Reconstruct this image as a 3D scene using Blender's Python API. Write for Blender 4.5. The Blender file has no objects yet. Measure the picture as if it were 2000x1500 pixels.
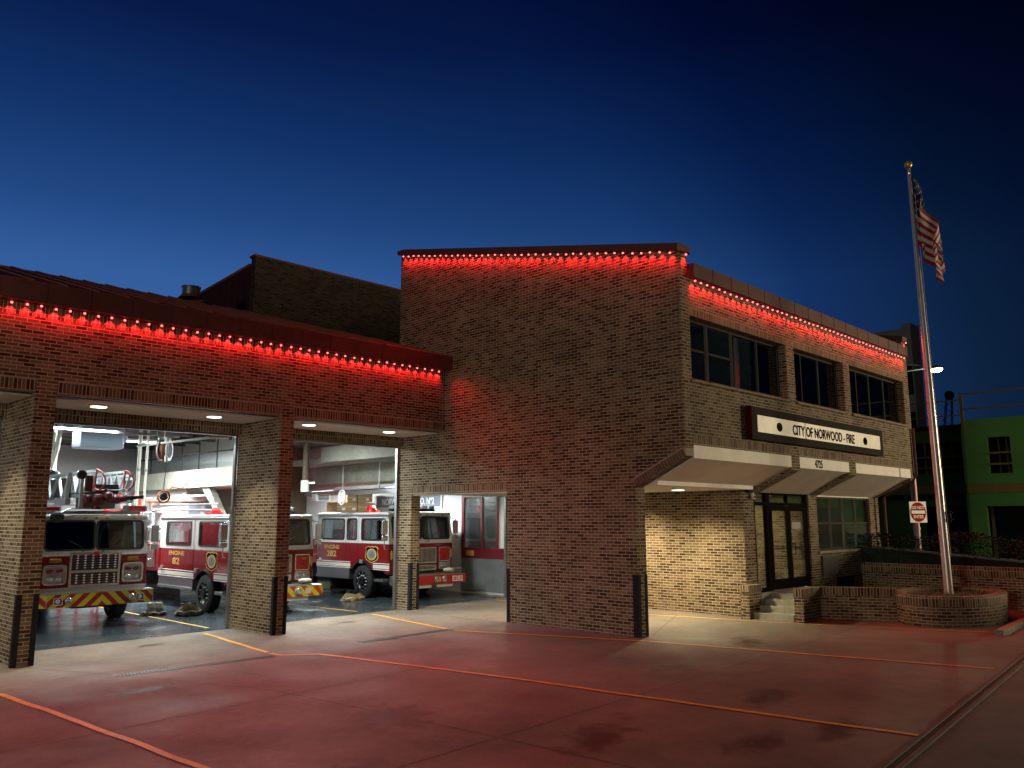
import bpy, bmesh, math, random
from mathutils import Vector, Matrix, noise
random.seed(7)
R = math.radians
sc = bpy.context.scene
col = sc.collection

# ------------------------------------------------------------------ camera
cam_d = bpy.data.cameras.new("camera")
cam = bpy.data.objects.new("camera", cam_d); col.objects.link(cam)
_y, _p, _r = R(45.399), R(9.308), R(-0.112)
F_ = Vector((math.sin(_y)*math.cos(_p), math.cos(_y)*math.cos(_p), math.sin(_p)))
R_ = Vector((math.cos(_y), -math.sin(_y), 0)); U_ = R_.cross(F_)
R2 = R_*math.cos(_r)+U_*math.sin(_r); U2 = -R_*math.sin(_r)+U_*math.cos(_r)
m = Matrix((R2, U2, -F_)).transposed().to_4x4(); m.translation = Vector((-14.168, -16.448, 2.345))
cam.matrix_world = m
cam_d.sensor_width = 36; cam_d.lens = 1613.343/2000*36
cam_d.clip_start = .1; cam_d.clip_end = 2000
sc.camera = cam

# ------------------------------------------------------------------ dusk sky
W = bpy.data.worlds.new("World"); sc.world = W; W.use_nodes = True
nt = W.node_tree; nt.nodes.clear()
def N(t, k, **kw):
    n = t.nodes.new(k)
    for a, b in kw.items(): setattr(n, a, b)
    return n
tc = N(nt, 'ShaderNodeTexCoord'); sep = N(nt, 'ShaderNodeSeparateXYZ'); nt.links.new(tc.outputs['Generated'], sep.inputs[0])
rampz = N(nt, 'ShaderNodeValToRGB'); nt.links.new(sep.outputs[2], rampz.inputs[0])
cr = rampz.color_ramp
cr.elements[0].position = 0.0; cr.elements[0].color = (.050, .125, .30, 1)
cr.elements[1].position = 1.0; cr.elements[1].color = (.0008, .003, .022, 1)
for p, c in ((.12, (.044, .128, .345, 1)), (.27, (.032, .105, .32, 1)), (.34, (.0150, .062, .222, 1)), (.42, (.0066, .034, .150, 1)), (.52, (.0026, .0125, .077, 1)), (.62, (.0010, .0052, .042, 1))):
    e = cr.elements.new(p); e.color = c
# the afterglow is on the left (north-west): dim the sky smoothly away from it
dot = N(nt, 'ShaderNodeVectorMath', operation='DOT_PRODUCT'); nt.links.new(tc.outputs['Generated'], dot.inputs[0])
dot.inputs[1].default_value = (.25, .97, 0)
mr = N(nt, 'ShaderNodeValToRGB'); nt.links.new(dot.outputs['Value'], mr.inputs[0])
_e = mr.color_ramp.elements; _e[0].position = 0; _e[0].color = (.02, .025, .03, 1); _e[1].position = 1; _e[1].color = (1.08, 1.08, 1.08, 1)
for p, c in ((.33, (.04, .05, .06)), (.42, (.07, .085, .11)), (.48, (.10, .13, .14)), (.61, (.20, .27, .36)), (.736, (.62, .68, .70)), (.80, (.75, .77, .77)), (.90, (.93, .94, .93))):
    q_ = _e.new(p); q_.color = (*c, 1)
mul = N(nt, 'ShaderNodeMix', data_type='RGBA', blend_type='MULTIPLY'); mul.inputs[0].default_value = 1
nt.links.new(rampz.outputs[0], mul.inputs[6]); nt.links.new(mr.outputs[0], mul.inputs[7])
bg = N(nt, 'ShaderNodeBackground'); nt.links.new(mul.outputs[2], bg.inputs[0]); bg.inputs[1].default_value = 1.0
out = N(nt, 'ShaderNodeOutputWorld'); nt.links.new(bg.outputs[0], out.inputs[0])

# ------------------------------------------------------------------ exposure, renderer
sc.view_settings.view_transform = 'Standard'; sc.view_settings.look = 'None'
sc.view_settings.exposure = 0; sc.view_settings.gamma = 1
cy = sc.cycles
cy.use_light_tree = True; cy.max_bounces = 6; cy.diffuse_bounces = 3; cy.glossy_bounces = 4
cy.transparent_max_bounces = 12; cy.sample_clamp_indirect = 4; cy.caustics_reflective = False; cy.caustics_refractive = False
cy.use_denoising = True; cy.use_adaptive_sampling = True; cy.adaptive_threshold = .01

# ------------------------------------------------------------------ lights
def light(name, kind, loc, energy, color, parent=None, **kw):
    d = bpy.data.lights.new(name, kind); d.energy = energy; d.color = color
    for a, b in kw.items(): setattr(d, a, b)
    o = bpy.data.objects.new(name, d); col.objects.link(o); o.location = loc
    if parent: o.parent = parent
    return o
def aim(o, v):
    o.rotation_euler = Vector(v).to_track_quat('-Z', 'Y').to_euler()
# street lamps of the road behind and beside the camera
o = light('street_lamp_light', 'SPOT', (33, -29, 6.5), 25000, (1, .79, .50), shadow_soft_size=3, spot_size=R(150), spot_blend=1); aim(o, (-.8, .6, -.05))
o = light('street_lamp_light', 'SPOT', (-40, -18, 5), 9500, (1, .84, .68), shadow_soft_size=2, spot_size=R(150), spot_blend=1); aim(o, (1, .25, -.10))

# ------------------------------------------------------------------ materials
def pmat(name, color=(.5, .5, .5), rough=.6, metal=0., spec=.5, var=0., vscale=3., bump=0., bscale=60., emit=None, estr=1., coat=0.):
    m = bpy.data.materials.new(name); m.use_nodes = True
    t = m.node_tree; b = t.nodes['Principled BSDF']
    b.inputs['Base Color'].default_value = (*color, 1); b.inputs['Roughness'].default_value = rough
    b.inputs['Metallic'].default_value = metal; b.inputs['Specular IOR Level'].default_value = spec
    if coat: b.inputs['Coat Weight'].default_value = coat; b.inputs['Coat Roughness'].default_value = .05
    tcn = N(t, 'ShaderNodeTexCoord')
    if var:
        n = N(t, 'ShaderNodeTexNoise'); n.inputs['Scale'].default_value = vscale; n.inputs['Detail'].default_value = 6; n.inputs['Roughness'].default_value = .65
        t.links.new(tcn.outputs['Object'], n.inputs['Vector'])
        r = N(t, 'ShaderNodeMapRange'); t.links.new(n.outputs[0], r.inputs[0])
        r.inputs[1].default_value = .3; r.inputs[2].default_value = .7; r.inputs[3].default_value = 1-var; r.inputs[4].default_value = 1+var
        x = N(t, 'ShaderNodeMix', data_type='RGBA', blend_type='MULTIPLY'); x.inputs[0].default_value = 1
        x.inputs[6].default_value = (*color, 1); t.links.new(r.outputs[0], x.inputs[7]); t.links.new(x.outputs[2], b.inputs['Base Color'])
    if bump:
        n = N(t, 'ShaderNodeTexNoise'); n.inputs['Scale'].default_value = bscale; n.inputs['Detail'].default_value = 5
        t.links.new(tcn.outputs['Object'], n.inputs['Vector'])
        bm = N(t, 'ShaderNodeBump'); bm.inputs['Strength'].default_value = bump; bm.inputs['Distance'].default_value = .01
        t.links.new(n.outputs[0], bm.inputs['Height']); t.links.new(bm.outputs[0], b.inputs['Normal'])
    if emit:
        b.inputs['Emission Color'].default_value = (*emit, 1); b.inputs['Emission Strength'].default_value = estr
    return m
def brick_mat(name, swap=False, dark=1.0, mortar=(.40, .335, .235)):
    m = bpy.data.materials.new(name); m.use_nodes = True
    t = m.node_tree; b = t.nodes['Principled BSDF']; L = t.links.new
    uv = N(t, 'ShaderNodeUVMap'); src = uv.outputs[0]
    if swap:
        s = N(t, 'ShaderNodeSeparateXYZ'); L(src, s.inputs[0]); c = N(t, 'ShaderNodeCombineXYZ'); L(s.outputs[1], c.inputs[0]); L(s.outputs[0], c.inputs[1]); src = c.outputs[0]
    # slight waviness so courses are not ruled
    nz = N(t, 'ShaderNodeTexNoise'); nz.inputs['Scale'].default_value = 9; L(src, nz.inputs['Vector'])
    ad = N(t, 'ShaderNodeVectorMath', operation='MULTIPLY_ADD'); L(nz.outputs['Color'], ad.inputs[0]); ad.inputs[1].default_value = (.006, .006, 0); L(src, ad.inputs[2])
    br = N(t, 'ShaderNodeTexBrick'); L(ad.outputs[0], br.inputs['Vector'])
    br.offset = 0 if swap else .5; br.squash = 1
    br.inputs['Scale'].default_value = 1; br.inputs['Brick Width'].default_value = .2032; br.inputs['Row Height'].default_value = .0677
    br.inputs['Mortar Size'].default_value = .0082; br.inputs['Mortar Smooth'].default_value = .2
    br.inputs['Color1'].default_value = (0, 0, 0, 1); br.inputs['Color2'].default_value = (1, 1, 1, 1); br.inputs['Mortar'].default_value = (.5, .5, .5, 1)
    rp = N(t, 'ShaderNodeValToRGB'); L(br.outputs['Color'], rp.inputs[0]); e = rp.color_ramp
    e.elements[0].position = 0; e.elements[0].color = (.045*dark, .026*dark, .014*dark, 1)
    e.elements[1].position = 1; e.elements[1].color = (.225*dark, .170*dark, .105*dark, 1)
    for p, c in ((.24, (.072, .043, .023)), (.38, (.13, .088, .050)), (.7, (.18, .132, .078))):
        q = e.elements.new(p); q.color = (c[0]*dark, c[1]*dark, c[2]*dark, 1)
    n1 = N(t, 'ShaderNodeTexNoise'); n1.inputs['Scale'].default_value = .9; n1.inputs['Detail'].default_value = 8; n1.inputs['Roughness'].default_value = .7; L(src, n1.inputs['Vector'])
    r1 = N(t, 'ShaderNodeMapRange'); L(n1.outputs[0], r1.inputs[0]); r1.inputs[1].default_value = .3; r1.inputs[2].default_value = .7; r1.inputs[3].default_value = .72; r1.inputs[4].default_value = 1.22
    n2 = N(t, 'ShaderNodeTexNoise'); n2.inputs['Scale'].default_value = 70; n2.inputs['Detail'].default_value = 4; L(src, n2.inputs['Vector'])
    r2 = N(t, 'ShaderNodeMapRange'); L(n2.outputs[0], r2.inputs[0]); r2.inputs[1].default_value = .3; r2.inputs[2].default_value = .7; r2.inputs[3].default_value = .75; r2.inputs[4].default_value = 1.25
    x0 = N(t, 'ShaderNodeMix', data_type='RGBA', blend_type='MULTIPLY'); x0.inputs[0].default_value = 1; L(rp.outputs[0], x0.inputs[6]); L(r2.outputs[0], x0.inputs[7])
    mx = N(t, 'ShaderNodeMix', data_type='RGBA'); L(br.outputs['Fac'], mx.inputs[0]); L(x0.outputs[2], mx.inputs[6]); mx.inputs[7].default_value = (*mortar, 1)
    x1 = N(t, 'ShaderNodeMix', data_type='RGBA', blend_type='MULTIPLY'); x1.inputs[0].default_value = 1; L(mx.outputs[2], x1.inputs[6]); L(r1.outputs[0], x1.inputs[7])
    L(x1.outputs[2], b.inputs['Base Color']); b.inputs['Roughness'].default_value = .82; b.inputs['Specular IOR Level'].default_value = .25
    sub = N(t, 'ShaderNodeMath', operation='MULTIPLY_ADD'); L(br.outputs['Fac'], sub.inputs[0]); sub.inputs[1].default_value = -1; L(r2.outputs[0], sub.inputs[2])
    bp = N(t, 'ShaderNodeBump'); bp.inputs['Strength'].default_value = .7; bp.inputs['Distance'].default_value = .006; L(sub.outputs[0], bp.inputs['Height']); L(bp.outputs[0], b.inputs['Normal'])
    return m
def glass_mat(name, tint=(.55, .62, .6), rough=.02, refl=.12):
    m = bpy.data.materials.new(name); m.use_nodes = True; t = m.node_tree; t.nodes.clear(); L = t.links.new
    tr = N(t, 'ShaderNodeBsdfTransparent'); tr.inputs[0].default_value = (*tint, 1)
    gl = N(t, 'ShaderNodeBsdfGlossy'); gl.inputs['Roughness'].default_value = rough; gl.inputs[0].default_value = (.9, .95, 1, 1)
    lw = N(t, 'ShaderNodeLayerWeight'); lw.inputs[0].default_value = .35
    ma = N(t, 'ShaderNodeMath', operation='MULTIPLY_ADD'); L(lw.outputs['Fresnel'], ma.inputs[0]); ma.inputs[1].default_value = .8; ma.inputs[2].default_value = refl*.4; ma.use_clamp = True
    mx = N(t, 'ShaderNodeMixShader'); L(ma.outputs[0], mx.inputs[0]); L(tr.outputs[0], mx.inputs[1]); L(gl.outputs[0], mx.inputs[2])
    o = N(t, 'ShaderNodeOutputMaterial'); L(mx.outputs[0], o.inputs[0])
    return m
def emat(name, color, s, sample=False):
    m = bpy.data.materials.new(name); m.use_nodes = True; t = m.node_tree; t.nodes.clear()
    e = N(t, 'ShaderNodeEmission'); e.inputs[0].default_value = (*color, 1); e.inputs[1].default_value = s
    o = N(t, 'ShaderNodeOutputMaterial'); t.links.new(e.outputs[0], o.inputs[0])
    try: m.cycles.emission_sampling = 'AUTO' if sample else 'NONE'
    except Exception: pass
    return m
def chevron_mat(name, u0, period=.30, c1=(.62, .60, .04), c2=(.42, .02, .02), mirror=True):
    m = bpy.data.materials.new(name); m.use_nodes = True; t = m.node_tree; b = t.nodes['Principled BSDF']; L = t.links.new
    uv = N(t, 'ShaderNodeUVMap'); s = N(t, 'ShaderNodeSeparateXYZ'); L(uv.outputs[0], s.inputs[0])
    a = N(t, 'ShaderNodeMath', operation='SUBTRACT'); L(s.outputs[0], a.inputs[0]); a.inputs[1].default_value = u0
    k = N(t, 'ShaderNodeMath', operation='ABSOLUTE'); L(a.outputs[0], k.inputs[0])
    d = N(t, 'ShaderNodeMath', operation='MULTIPLY_ADD'); L(s.outputs[1], d.inputs[0]); d.inputs[1].default_value = 1.0; L(k.outputs[0], d.inputs[2])
    e = N(t, 'ShaderNodeMath', operation='DIVIDE'); L(d.outputs[0], e.inputs[0]); e.inputs[1].default_value = period
    f = N(t, 'ShaderNodeMath', operation='FRACT'); L(e.outputs[0], f.inputs[0])
    g = N(t, 'ShaderNodeMath', operation='GREATER_THAN'); L(f.outputs[0], g.inputs[0]); g.inputs[1].default_value = .5
    mx = N(t, 'ShaderNodeMix', data_type='RGBA'); L(g.outputs[0], mx.inputs[0]); mx.inputs[6].default_value = (*c1, 1); mx.inputs[7].default_value = (*c2, 1)
    L(mx.outputs[2], b.inputs['Base Color']); b.inputs['Roughness'].default_value = .35
    return m
def concrete_mat(name, color, rough=.75, stains=.35, bump=.25):
    m = bpy.data.materials.new(name); m.use_nodes = True; t = m.node_tree; b = t.nodes['Principled BSDF']; L = t.links.new
    g = N(t, 'ShaderNodeTexCoord')
    def nz(s, d, lo, hi, ro=.6):
        n = N(t, 'ShaderNodeTexNoise'); n.inputs['Scale'].default_value = s; n.inputs['Detail'].default_value = d; n.inputs['Roughness'].default_value = ro; L(g.outputs['Object'], n.inputs['Vector'])
        r = N(t, 'ShaderNodeMapRange'); L(n.outputs[0], r.inputs[0]); r.inputs[1].default_value = .32; r.inputs[2].default_value = .68; r.inputs[3].default_value = lo; r.inputs[4].default_value = hi
        return r.outputs[0]
    a, c, d, e = nz(.28, 6, 1-stains, 1+stains*.6), nz(1.6, 8, .85, 1.12), nz(45, 3, .82, 1.18, .8), nz(.7, 4, 0, 1)
    m0 = N(t, 'ShaderNodeMath', operation='MULTIPLY'); L(a, m0.inputs[0]); L(nz(9, 4, .90, 1.10), m0.inputs[1])
    m1 = N(t, 'ShaderNodeMath', operation='MULTIPLY'); L(m0.outputs[0], m1.inputs[0]); L(c, m1.inputs[1])
    m2 = N(t, 'ShaderNodeMath', operation='MULTIPLY'); L(m1.outputs[0], m2.inputs[0]); L(d, m2.inputs[1])
    x = N(t, 'ShaderNodeMix', data_type='RGBA', blend_type='MULTIPLY'); x.inputs[0].default_value = 1; x.inputs[6].default_value = (*color, 1); L(m2.outputs[0], x.inputs[7]); L(x.outputs[2], b.inputs['Base Color'])
    r = N(t, 'ShaderNodeMapRange'); L(e, r.inputs[0]); r.inputs[3].default_value = rough-.12; r.inputs[4].default_value = min(1, rough+.12); L(r.outputs[0], b.inputs['Roughness'])
    bp = N(t, 'ShaderNodeBump'); bp.inputs['Strength'].default_value = bump; bp.inputs['Distance'].default_value = .004; L(d, bp.inputs['Height']); L(bp.outputs[0], b.inputs['Normal'])
    return m

M = {}
M['brick'] = brick_mat('brown_brick', dark=.88); M['soldier'] = brick_mat('soldier_brick', swap=True, dark=.88)
M['apron'] = concrete_mat('apron_concrete', (.155, .13, .108), .72, .45)
M['road'] = concrete_mat('road_surface', (.10, .095, .085), .85, .3)
M['cwalk'] = concrete_mat('step_concrete', (.30, .29, .24), .8, .3)
M['epoxy'] = concrete_mat('epoxy_floor', (.055, .072, .085), .22, .45, .05)
M['concrete'] = concrete_mat('cast_concrete', (.30, .295, .24), .8, .3)
M['steel_dark'] = pmat('dark_steel', (.022, .025, .030), .8, 0, .05, .2, 8)
M['steel'] = pmat('grey_steel', (.35, .37, .38), .35, .8, .5, .15, 5)
M['roof'] = pmat('brown_metal_roof', (.22, .075, .05), .75, 0, .15, .2, 2)
M['fascia'] = pmat('brown_metal_fascia', (.12, .042, .034), .7, 0, .25, .2, 2.5)
M['cladding'] = pmat('dark_cladding', (.045, .02, .018), .85, 0, .1)
M['soffit'] = pmat('painted_soffit', (.80, .74, .68), .7, 0, .3, .1, 1.5, .1, 40)
M['white_panel'] = pmat('white_panel', (.82, .81, .74), .6, 0, .4, .08, 2.5)
M['slope_panel'] = pmat('plaster_slope', (.66, .60, .52), .75, 0, .3, .10, 1.3, .15, 90)
M['yellow'] = pmat('yellow_line_paint', (.62, .36, .04), .6, 0, .4, .18, 5)
M['joint'] = pmat('joint_sealant', (.05, .04, .035), .9)
M['grate'] = pmat('drain_grate', (.10, .10, .10), .5, .5, .5, .3, 6)
M['black'] = pmat('black_rubber', (.012, .012, .013), .55)
M['tyre'] = pmat('tyre_rubber', (.016, .016, .017), .7, bump=.4, bscale=30)
M['blackgloss'] = pmat('black_trim', (.01, .01, .012), .25)
M['chrome'] = pmat('chrome', (.78, .79, .80), .22, .8)
M['bright'] = pmat('bright_trim', (.80, .82, .84), .35, .2)
M['alum'] = pmat('brushed_aluminium', (.48, .49, .50), .33, 1., .5, .1, 20)
M['ladder'] = pmat('ladder_aluminium', (.50, .54, .56), .4, .3, .5, .08, 8)
M['tread'] = pmat('tread_plate', (.38, .39, .40), .35, .9, .5, .25, 30, .5, 120)
M['red'] = pmat('fire_red_paint', (.20, .007, .009), .22, 0, .5, .05, 4, coat=.6)
M['redb'] = pmat('bright_red_paint', (.55, .02, .02), .28, 0, .5, coat=.4)
M['white'] = pmat('truck_white_paint', (.66, .67, .65), .25, 0, .5, .04, 3, coat=.5)
M['stripe'] = pmat('reflective_stripe', (.66, .63, .52), .35)
M['gold'] = pmat('gold_leaf', (.72, .50, .14), .35, .4)
M['amber'] = pmat('amber_lens', (.32, .17, .03), .2)
M['dredlens'] = pmat('dark_red_lens', (.16, .006, .006), .12, coat=1)
M['redlens'] = pmat('red_lens', (.45, .01, .01), .12, coat=1)
M['clearlens'] = pmat('clear_lens', (.75, .77, .80), .08, .6)
M['tglass'] = glass_mat('truck_side_glass', (.80, .86, .85), .01, .15); M['dglass'] = glass_mat('truck_windscreen_glass', (.30, .36, .35), .01, .2)
M['glass'] = glass_mat('door_glass', (.80, .82, .78), .01, .15)
M['wglass'] = glass_mat('window_glass', (.55, .58, .55), .015, .12)
M['wallw'] = pmat('white_block_wall', (.74, .77, .76), .6, 0, .4, .05, 2)
M['wallg'] = pmat('grey_interior', (.14, .135, .11), .8, 0, .3, .25, 1.2)
M['brownw'] = pmat('brown_boarding', (.10, .075, .05), .7, 0, .3, .2, 2)
M['ceil'] = pmat('grey_ceiling', (.10, .11, .115), .8)
M['card'] = pmat('cardboard', (.40, .26, .13), .8, 0, .2, .1, 4)
M['cream'] = pmat('cream_pipe', (.72, .70, .58), .4)
M['copper'] = pmat('copper_pipe', (.50, .17, .08), .35, .7)
M['screen'] = pmat('pale_blue_box', (.35, .45, .55), .4, .2)
M['ink'] = pmat('black_ink', (.008, .008, .008), .9, 0, 0)
M['inkw'] = pmat('white_lettering', (.85, .85, .85), .5)
M['signgrey'] = pmat('grey_sign_frame', (.055, .052, .05), .85, 0, .0, .15, 3)
M['signwhite'] = pmat('sign_face', (.86, .85, .76), .45, 0, .4, .12, 2.0)
M['frame'] = pmat('grey_window_frame', (.085, .083, .07), .8, 0, .0)
M['bronze'] = pmat('dark_bronze_frame', (.012, .011, .010), .8, 0, .0)
M['orange'] = pmat('orange_hose', (.75, .22, .05), .5)
M['gear'] = pmat('tan_turnout_cloth', (.15, .12, .075), .85, 0, .2, .35, 6, .6, 40)
M['geardark'] = pmat('dark_turnout_cloth', (.06, .05, .045), .8, 0, .2, .4, 6, .6, 40)
M['green'] = pmat('green_sheathing', (.085, .25, .06), .7, 0, .3, .12, .5)
M['osb'] = pmat('yellow_sheathing', (.20, .15, .04), .8, 0, .3, .2, .6)
M['wood'] = pmat('raw_timber', (.16, .125, .06), .8, 0, .3, .2, 1)
M['dark'] = pmat('dark_interior', (.010, .009, .008), .9)
M['towerc'] = pmat('tower_block_concrete', (.42, .40, .36), .85, 0, .3, .15, .15)
M['leaf'] = pmat('hedge_leaf', (.016, .026, .009), .7, 0, .3, .4, 9)
M['soil'] = pmat('planter_soil', (.05, .035, .022), .95, bump=.8, bscale=20)
M['grass'] = pmat('dry_grass', (.12, .105, .035), .8)
M['flagr'] = pmat('flag_red', (.42, .02, .028), .8); M['flagw'] = pmat('flag_white', (.72, .70, .66), .8); M['flagb'] = pmat('flag_blue', (.018, .022, .085), .8)
M['bulb'] = emat('led_glow', (1, .095, .10), 6)
M['lens'] = emat('downlight_glow', (1, .93, .80), 9)
M['tube'] = emat('fluorescent_glow', (.93, 1, 1), 7)
M['warmtube'] = emat('warm_tube_glow', (1, .86, .62), 5)
M['streetglow'] = emat('street_lamp_glow', (.75, 1, .62), 25)
M['redpost'] = pmat('painted_steel_post', (.40, .27, .25), .5, .3)
M['blind'] = pmat('roller_blind', (.42, .43, .40), .8)
_t = M['blind'].node_tree; _tl = N(_t, 'ShaderNodeBsdfTranslucent'); _tl.inputs[0].default_value = (.55, .56, .50, 1); _mx = N(_t, 'ShaderNodeMixShader'); _mx.inputs[0].default_value = .5
_t.links.new(_t.nodes['Principled BSDF'].outputs[0], _mx.inputs[1]); _t.links.new(_tl.outputs[0], _mx.inputs[2]); _t.links.new(_mx.outputs[0], _t.nodes['Material Output'].inputs[0])
M['burg'] = pmat('burgundy_frame', (.16, .012, .02), .4)
M['burgside'] = pmat('sign_side_red', (.05, .006, .006), .8, 0, 0)
M['pearl'] = pmat('pearl_panel', (.20, .23, .24), .4, .1, .5, .2, 2)

# ------------------------------------------------------------------ mesh helpers
def G(x): return -.03 + .0125*max(-30, min(6, x))
class MB:
    def __init__(s): s.v = []; s.f = []; s.uv = None
    def add(s, vs, fs):
        n = len(s.v); s.v += [Vector(q) for q in vs]; s.f += [tuple(n+i for i in q) for q in fs]; return s
    def box(s, x0, x1, y0, y1, z0, z1):
        return s.add([(x0, y0, z0), (x1, y0, z0), (x1, y1, z0), (x0, y1, z0), (x0, y0, z1), (x1, y0, z1), (x1, y1, z1), (x0, y1, z1)],
                     [(0, 3, 2, 1), (4, 5, 6, 7), (0, 1, 5, 4), (1, 2, 6, 5), (2, 3, 7, 6), (3, 0, 4, 7)])
    def prism(s, poly, ax, a, b):
        # poly in the plane across axis ax: 'x'->(y,z) 'y'->(x,z) 'z'->(x,y)
        def P(p, t): return {'x': (t, p[0], p[1]), 'y': (p[0], t, p[1]), 'z': (p[0], p[1], t)}[ax]
        n = len(poly); vs = [P(p, a) for p in poly]+[P(p, b) for p in poly]
        fs = [tuple(range(n)), tuple(range(2*n-1, n-1, -1))]+[(i, i+n, (i+1) % n+n, (i+1) % n) for i in range(n)]
        return s.add(vs, fs)
    def plate(s, poly, o, r, u, t):
        # 2D outline on a plane through o with axes r (right), u (up), thickness t towards the viewer
        o, r, u = Vector(o), Vector(r), Vector(u); nrm = r.cross(u)*t; n = len(poly)
        vs = [o+r*a+u*b for a, b in poly]+[o+r*a+u*b+nrm for a, b in poly]
        fs = [tuple(range(n-1, -1, -1)), tuple(range(n, 2*n))]+[(i, (i+1) % n, (i+1) % n+n, i+n) for i in range(n)]
        return s.add(vs, fs)
    def ring(s, po, pi, o, r, u, t):
        o, r, u = Vector(o), Vector(r), Vector(u); nrm = r.cross(u)*t; n = len(po)
        vs = [o+r*a+u*b for a, b in po]+[o+r*a+u*b for a, b in pi]+[o+r*a+u*b+nrm for a, b in po]+[o+r*a+u*b+nrm for a, b in pi]
        fs = []
        for i in range(n):
            j = (i+1) % n
            fs += [(2*n+i, 2*n+j, 3*n+j, 3*n+i), (i, j, 2*n+j, 2*n+i), (n+j, n+i, 3*n+i, 3*n+j), (j, i, n+i, n+j)]
        return s.add(vs, fs)
    def cyl(s, p0, p1, r0, r1=None, n=16):
        p0, p1 = Vector(p0), Vector(p1); r1 = r0 if r1 is None else r1
        d = (p1-p0).normalized(); a = d.orthogonal().normalized(); b = d.cross(a)
        vs = []
        for p, rr in ((p0, r0), (p1, r1)):
            vs += [p+(a*math.cos(2*math.pi*i/n)+b*math.sin(2*math.pi*i/n))*rr for i in range(n)]
        fs = [(i, (i+1) % n, (i+1) % n+n, i+n) for i in range(n)]+[tuple(range(n-1, -1, -1)), tuple(range(n, 2*n))]
        return s.add(vs, fs)
    def tube(s, path, r, n=8):
        path = [Vector(p) for p in path]; k = len(path); vs = []; up = None
        for i, p in enumerate(path):
            d = (path[min(i+1, k-1)]-path[max(i-1, 0)]).normalized()
            if up is None: up = d.orthogonal().normalized()
            a = (up-d*up.dot(d)).normalized(); up = a; b = d.cross(a)
            vs += [p+(a*math.cos(2*math.pi*j/n)+b*math.sin(2*math.pi*j/n))*r for j in range(n)]
        fs = [(i*n+j, i*n+(j+1) % n, (i+1)*n+(j+1) % n, (i+1)*n+j) for i in range(k-1) for j in range(n)]
        fs += [tuple(range(n-1, -1, -1)), tuple(range((k-1)*n, k*n))]
        return s.add(vs, fs)
    def lathe(s, prof, c, axis, n=32):
        c, d = Vector(c), Vector(axis).normalized(); a = d.orthogonal().normalized(); b = d.cross(a); k = len(prof); vs = []
        for r, h in prof: vs += [c+d*h+(a*math.cos(2*math.pi*j/n)+b*math.sin(2*math.pi*j/n))*r for j in range(n)]
        fs = [(i*n+j, i*n+(j+1) % n, (i+1)*n+(j+1) % n, (i+1)*n+j) for i in range(k-1) for j in range(n)]
        return s.add(vs, fs)
    def ball(s, c, r, sq=(1, 1, 1), n=12, m_=8):
        c = Vector(c); prof = [(math.sin(math.pi*i/m_), -math.cos(math.pi*i/m_)) for i in range(m_+1)]; vs = []
        for pr, h in prof: vs += [c+Vector((math.cos(2*math.pi*j/n)*pr*r*sq[0], math.sin(2*math.pi*j/n)*pr*r*sq[1], h*r*sq[2])) for j in range(n)]
        fs = [(i*n+j, i*n+(j+1) % n, (i+1)*n+(j+1) % n, (i+1)*n+j) for i in range(m_) for j in range(n)]
        return s.add(vs, fs)
    def wall(s, ax, a0, a1, z0, z1, t0, t1, holes=()):
        # wall running along x or y between t0 and t1 with rectangular holes (a,b,z,z)
        A = sorted({a0, a1, *[h[0] for h in holes], *[h[1] for h in holes]}); Z = sorted({z0, z1, *[h[2] for h in holes], *[h[3] for h in holes]})
        A = [q for q in A if a0 <= q <= a1]; Z = [q for q in Z if z0 <= q <= z1]
        def solid(i, j):
            if not (0 <= i < len(A)-1 and 0 <= j < len(Z)-1): return False
            ca, cz = (A[i]+A[i+1])/2, (Z[j]+Z[j+1])/2
            return not any(h[0] < ca < h[1] and h[2] < cz < h[3] for h in holes)
        def P(a, t, z): return (a, t, z) if ax == 'x' else (t, a, z)
        for i in range(len(A)-1):
            for j in range(len(Z)-1):
                if not solid(i, j): continue
                q = [(A[i], Z[j]), (A[i+1], Z[j]), (A[i+1], Z[j+1]), (A[i], Z[j+1])]
                s.add([P(a, t0, z) for a, z in q], [(0, 1, 2, 3) if ax == 'x' else (3, 2, 1, 0)]); s.add([P(a, t1, z) for a, z in q], [(3, 2, 1, 0) if ax == 'x' else (0, 1, 2, 3)])
                for (di, dj), (e0, e1) in zip(((0, -1), (1, 0), (0, 1), (-1, 0)), ((0, 1), (1, 2), (2, 3), (3, 0))):
                    if not solid(i+di, j+dj):
                        (a, z), (b, w) = q[e0], q[e1]
                        s.add([P(a, t0, z), P(b, t0, w), P(b, t1, w), P(a, t1, z)], [(3, 2, 1, 0) if ax == 'x' else (0, 1, 2, 3)])
        return s
    def deform(s, f): s.v = [Vector(f(p)) for p in s.v]; return s
    def build(s, name, mat, parent=None, bevel=0, smooth=False, uvf=None, uvoff=(0, 0), mats=None, mi=None, loc=None, recalc=True):
        me = bpy.data.meshes.new(name); me.from_pydata([tuple(p) for p in s.v], [], s.f)
        for mm in (mats or [mat]): me.materials.append(M[mm] if isinstance(mm, str) else mm)
        if mi: me.polygons.foreach_set('material_index', mi)
        bm = bmesh.new(); bm.from_mesh(me)
        if smooth or bevel: bmesh.ops.remove_doubles(bm, verts=bm.verts, dist=1e-5)
        if recalc: bmesh.ops.recalc_face_normals(bm, faces=bm.faces)
        if bevel: bmesh.ops.bevel(bm, geom=[e for e in bm.edges if len(e.link_faces) == 2 and e.calc_face_angle(0) > .5], offset=bevel, segments=2, affect='EDGES', profile=.5)
        uvl = bm.loops.layers.uv.new('UVMap')
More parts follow.
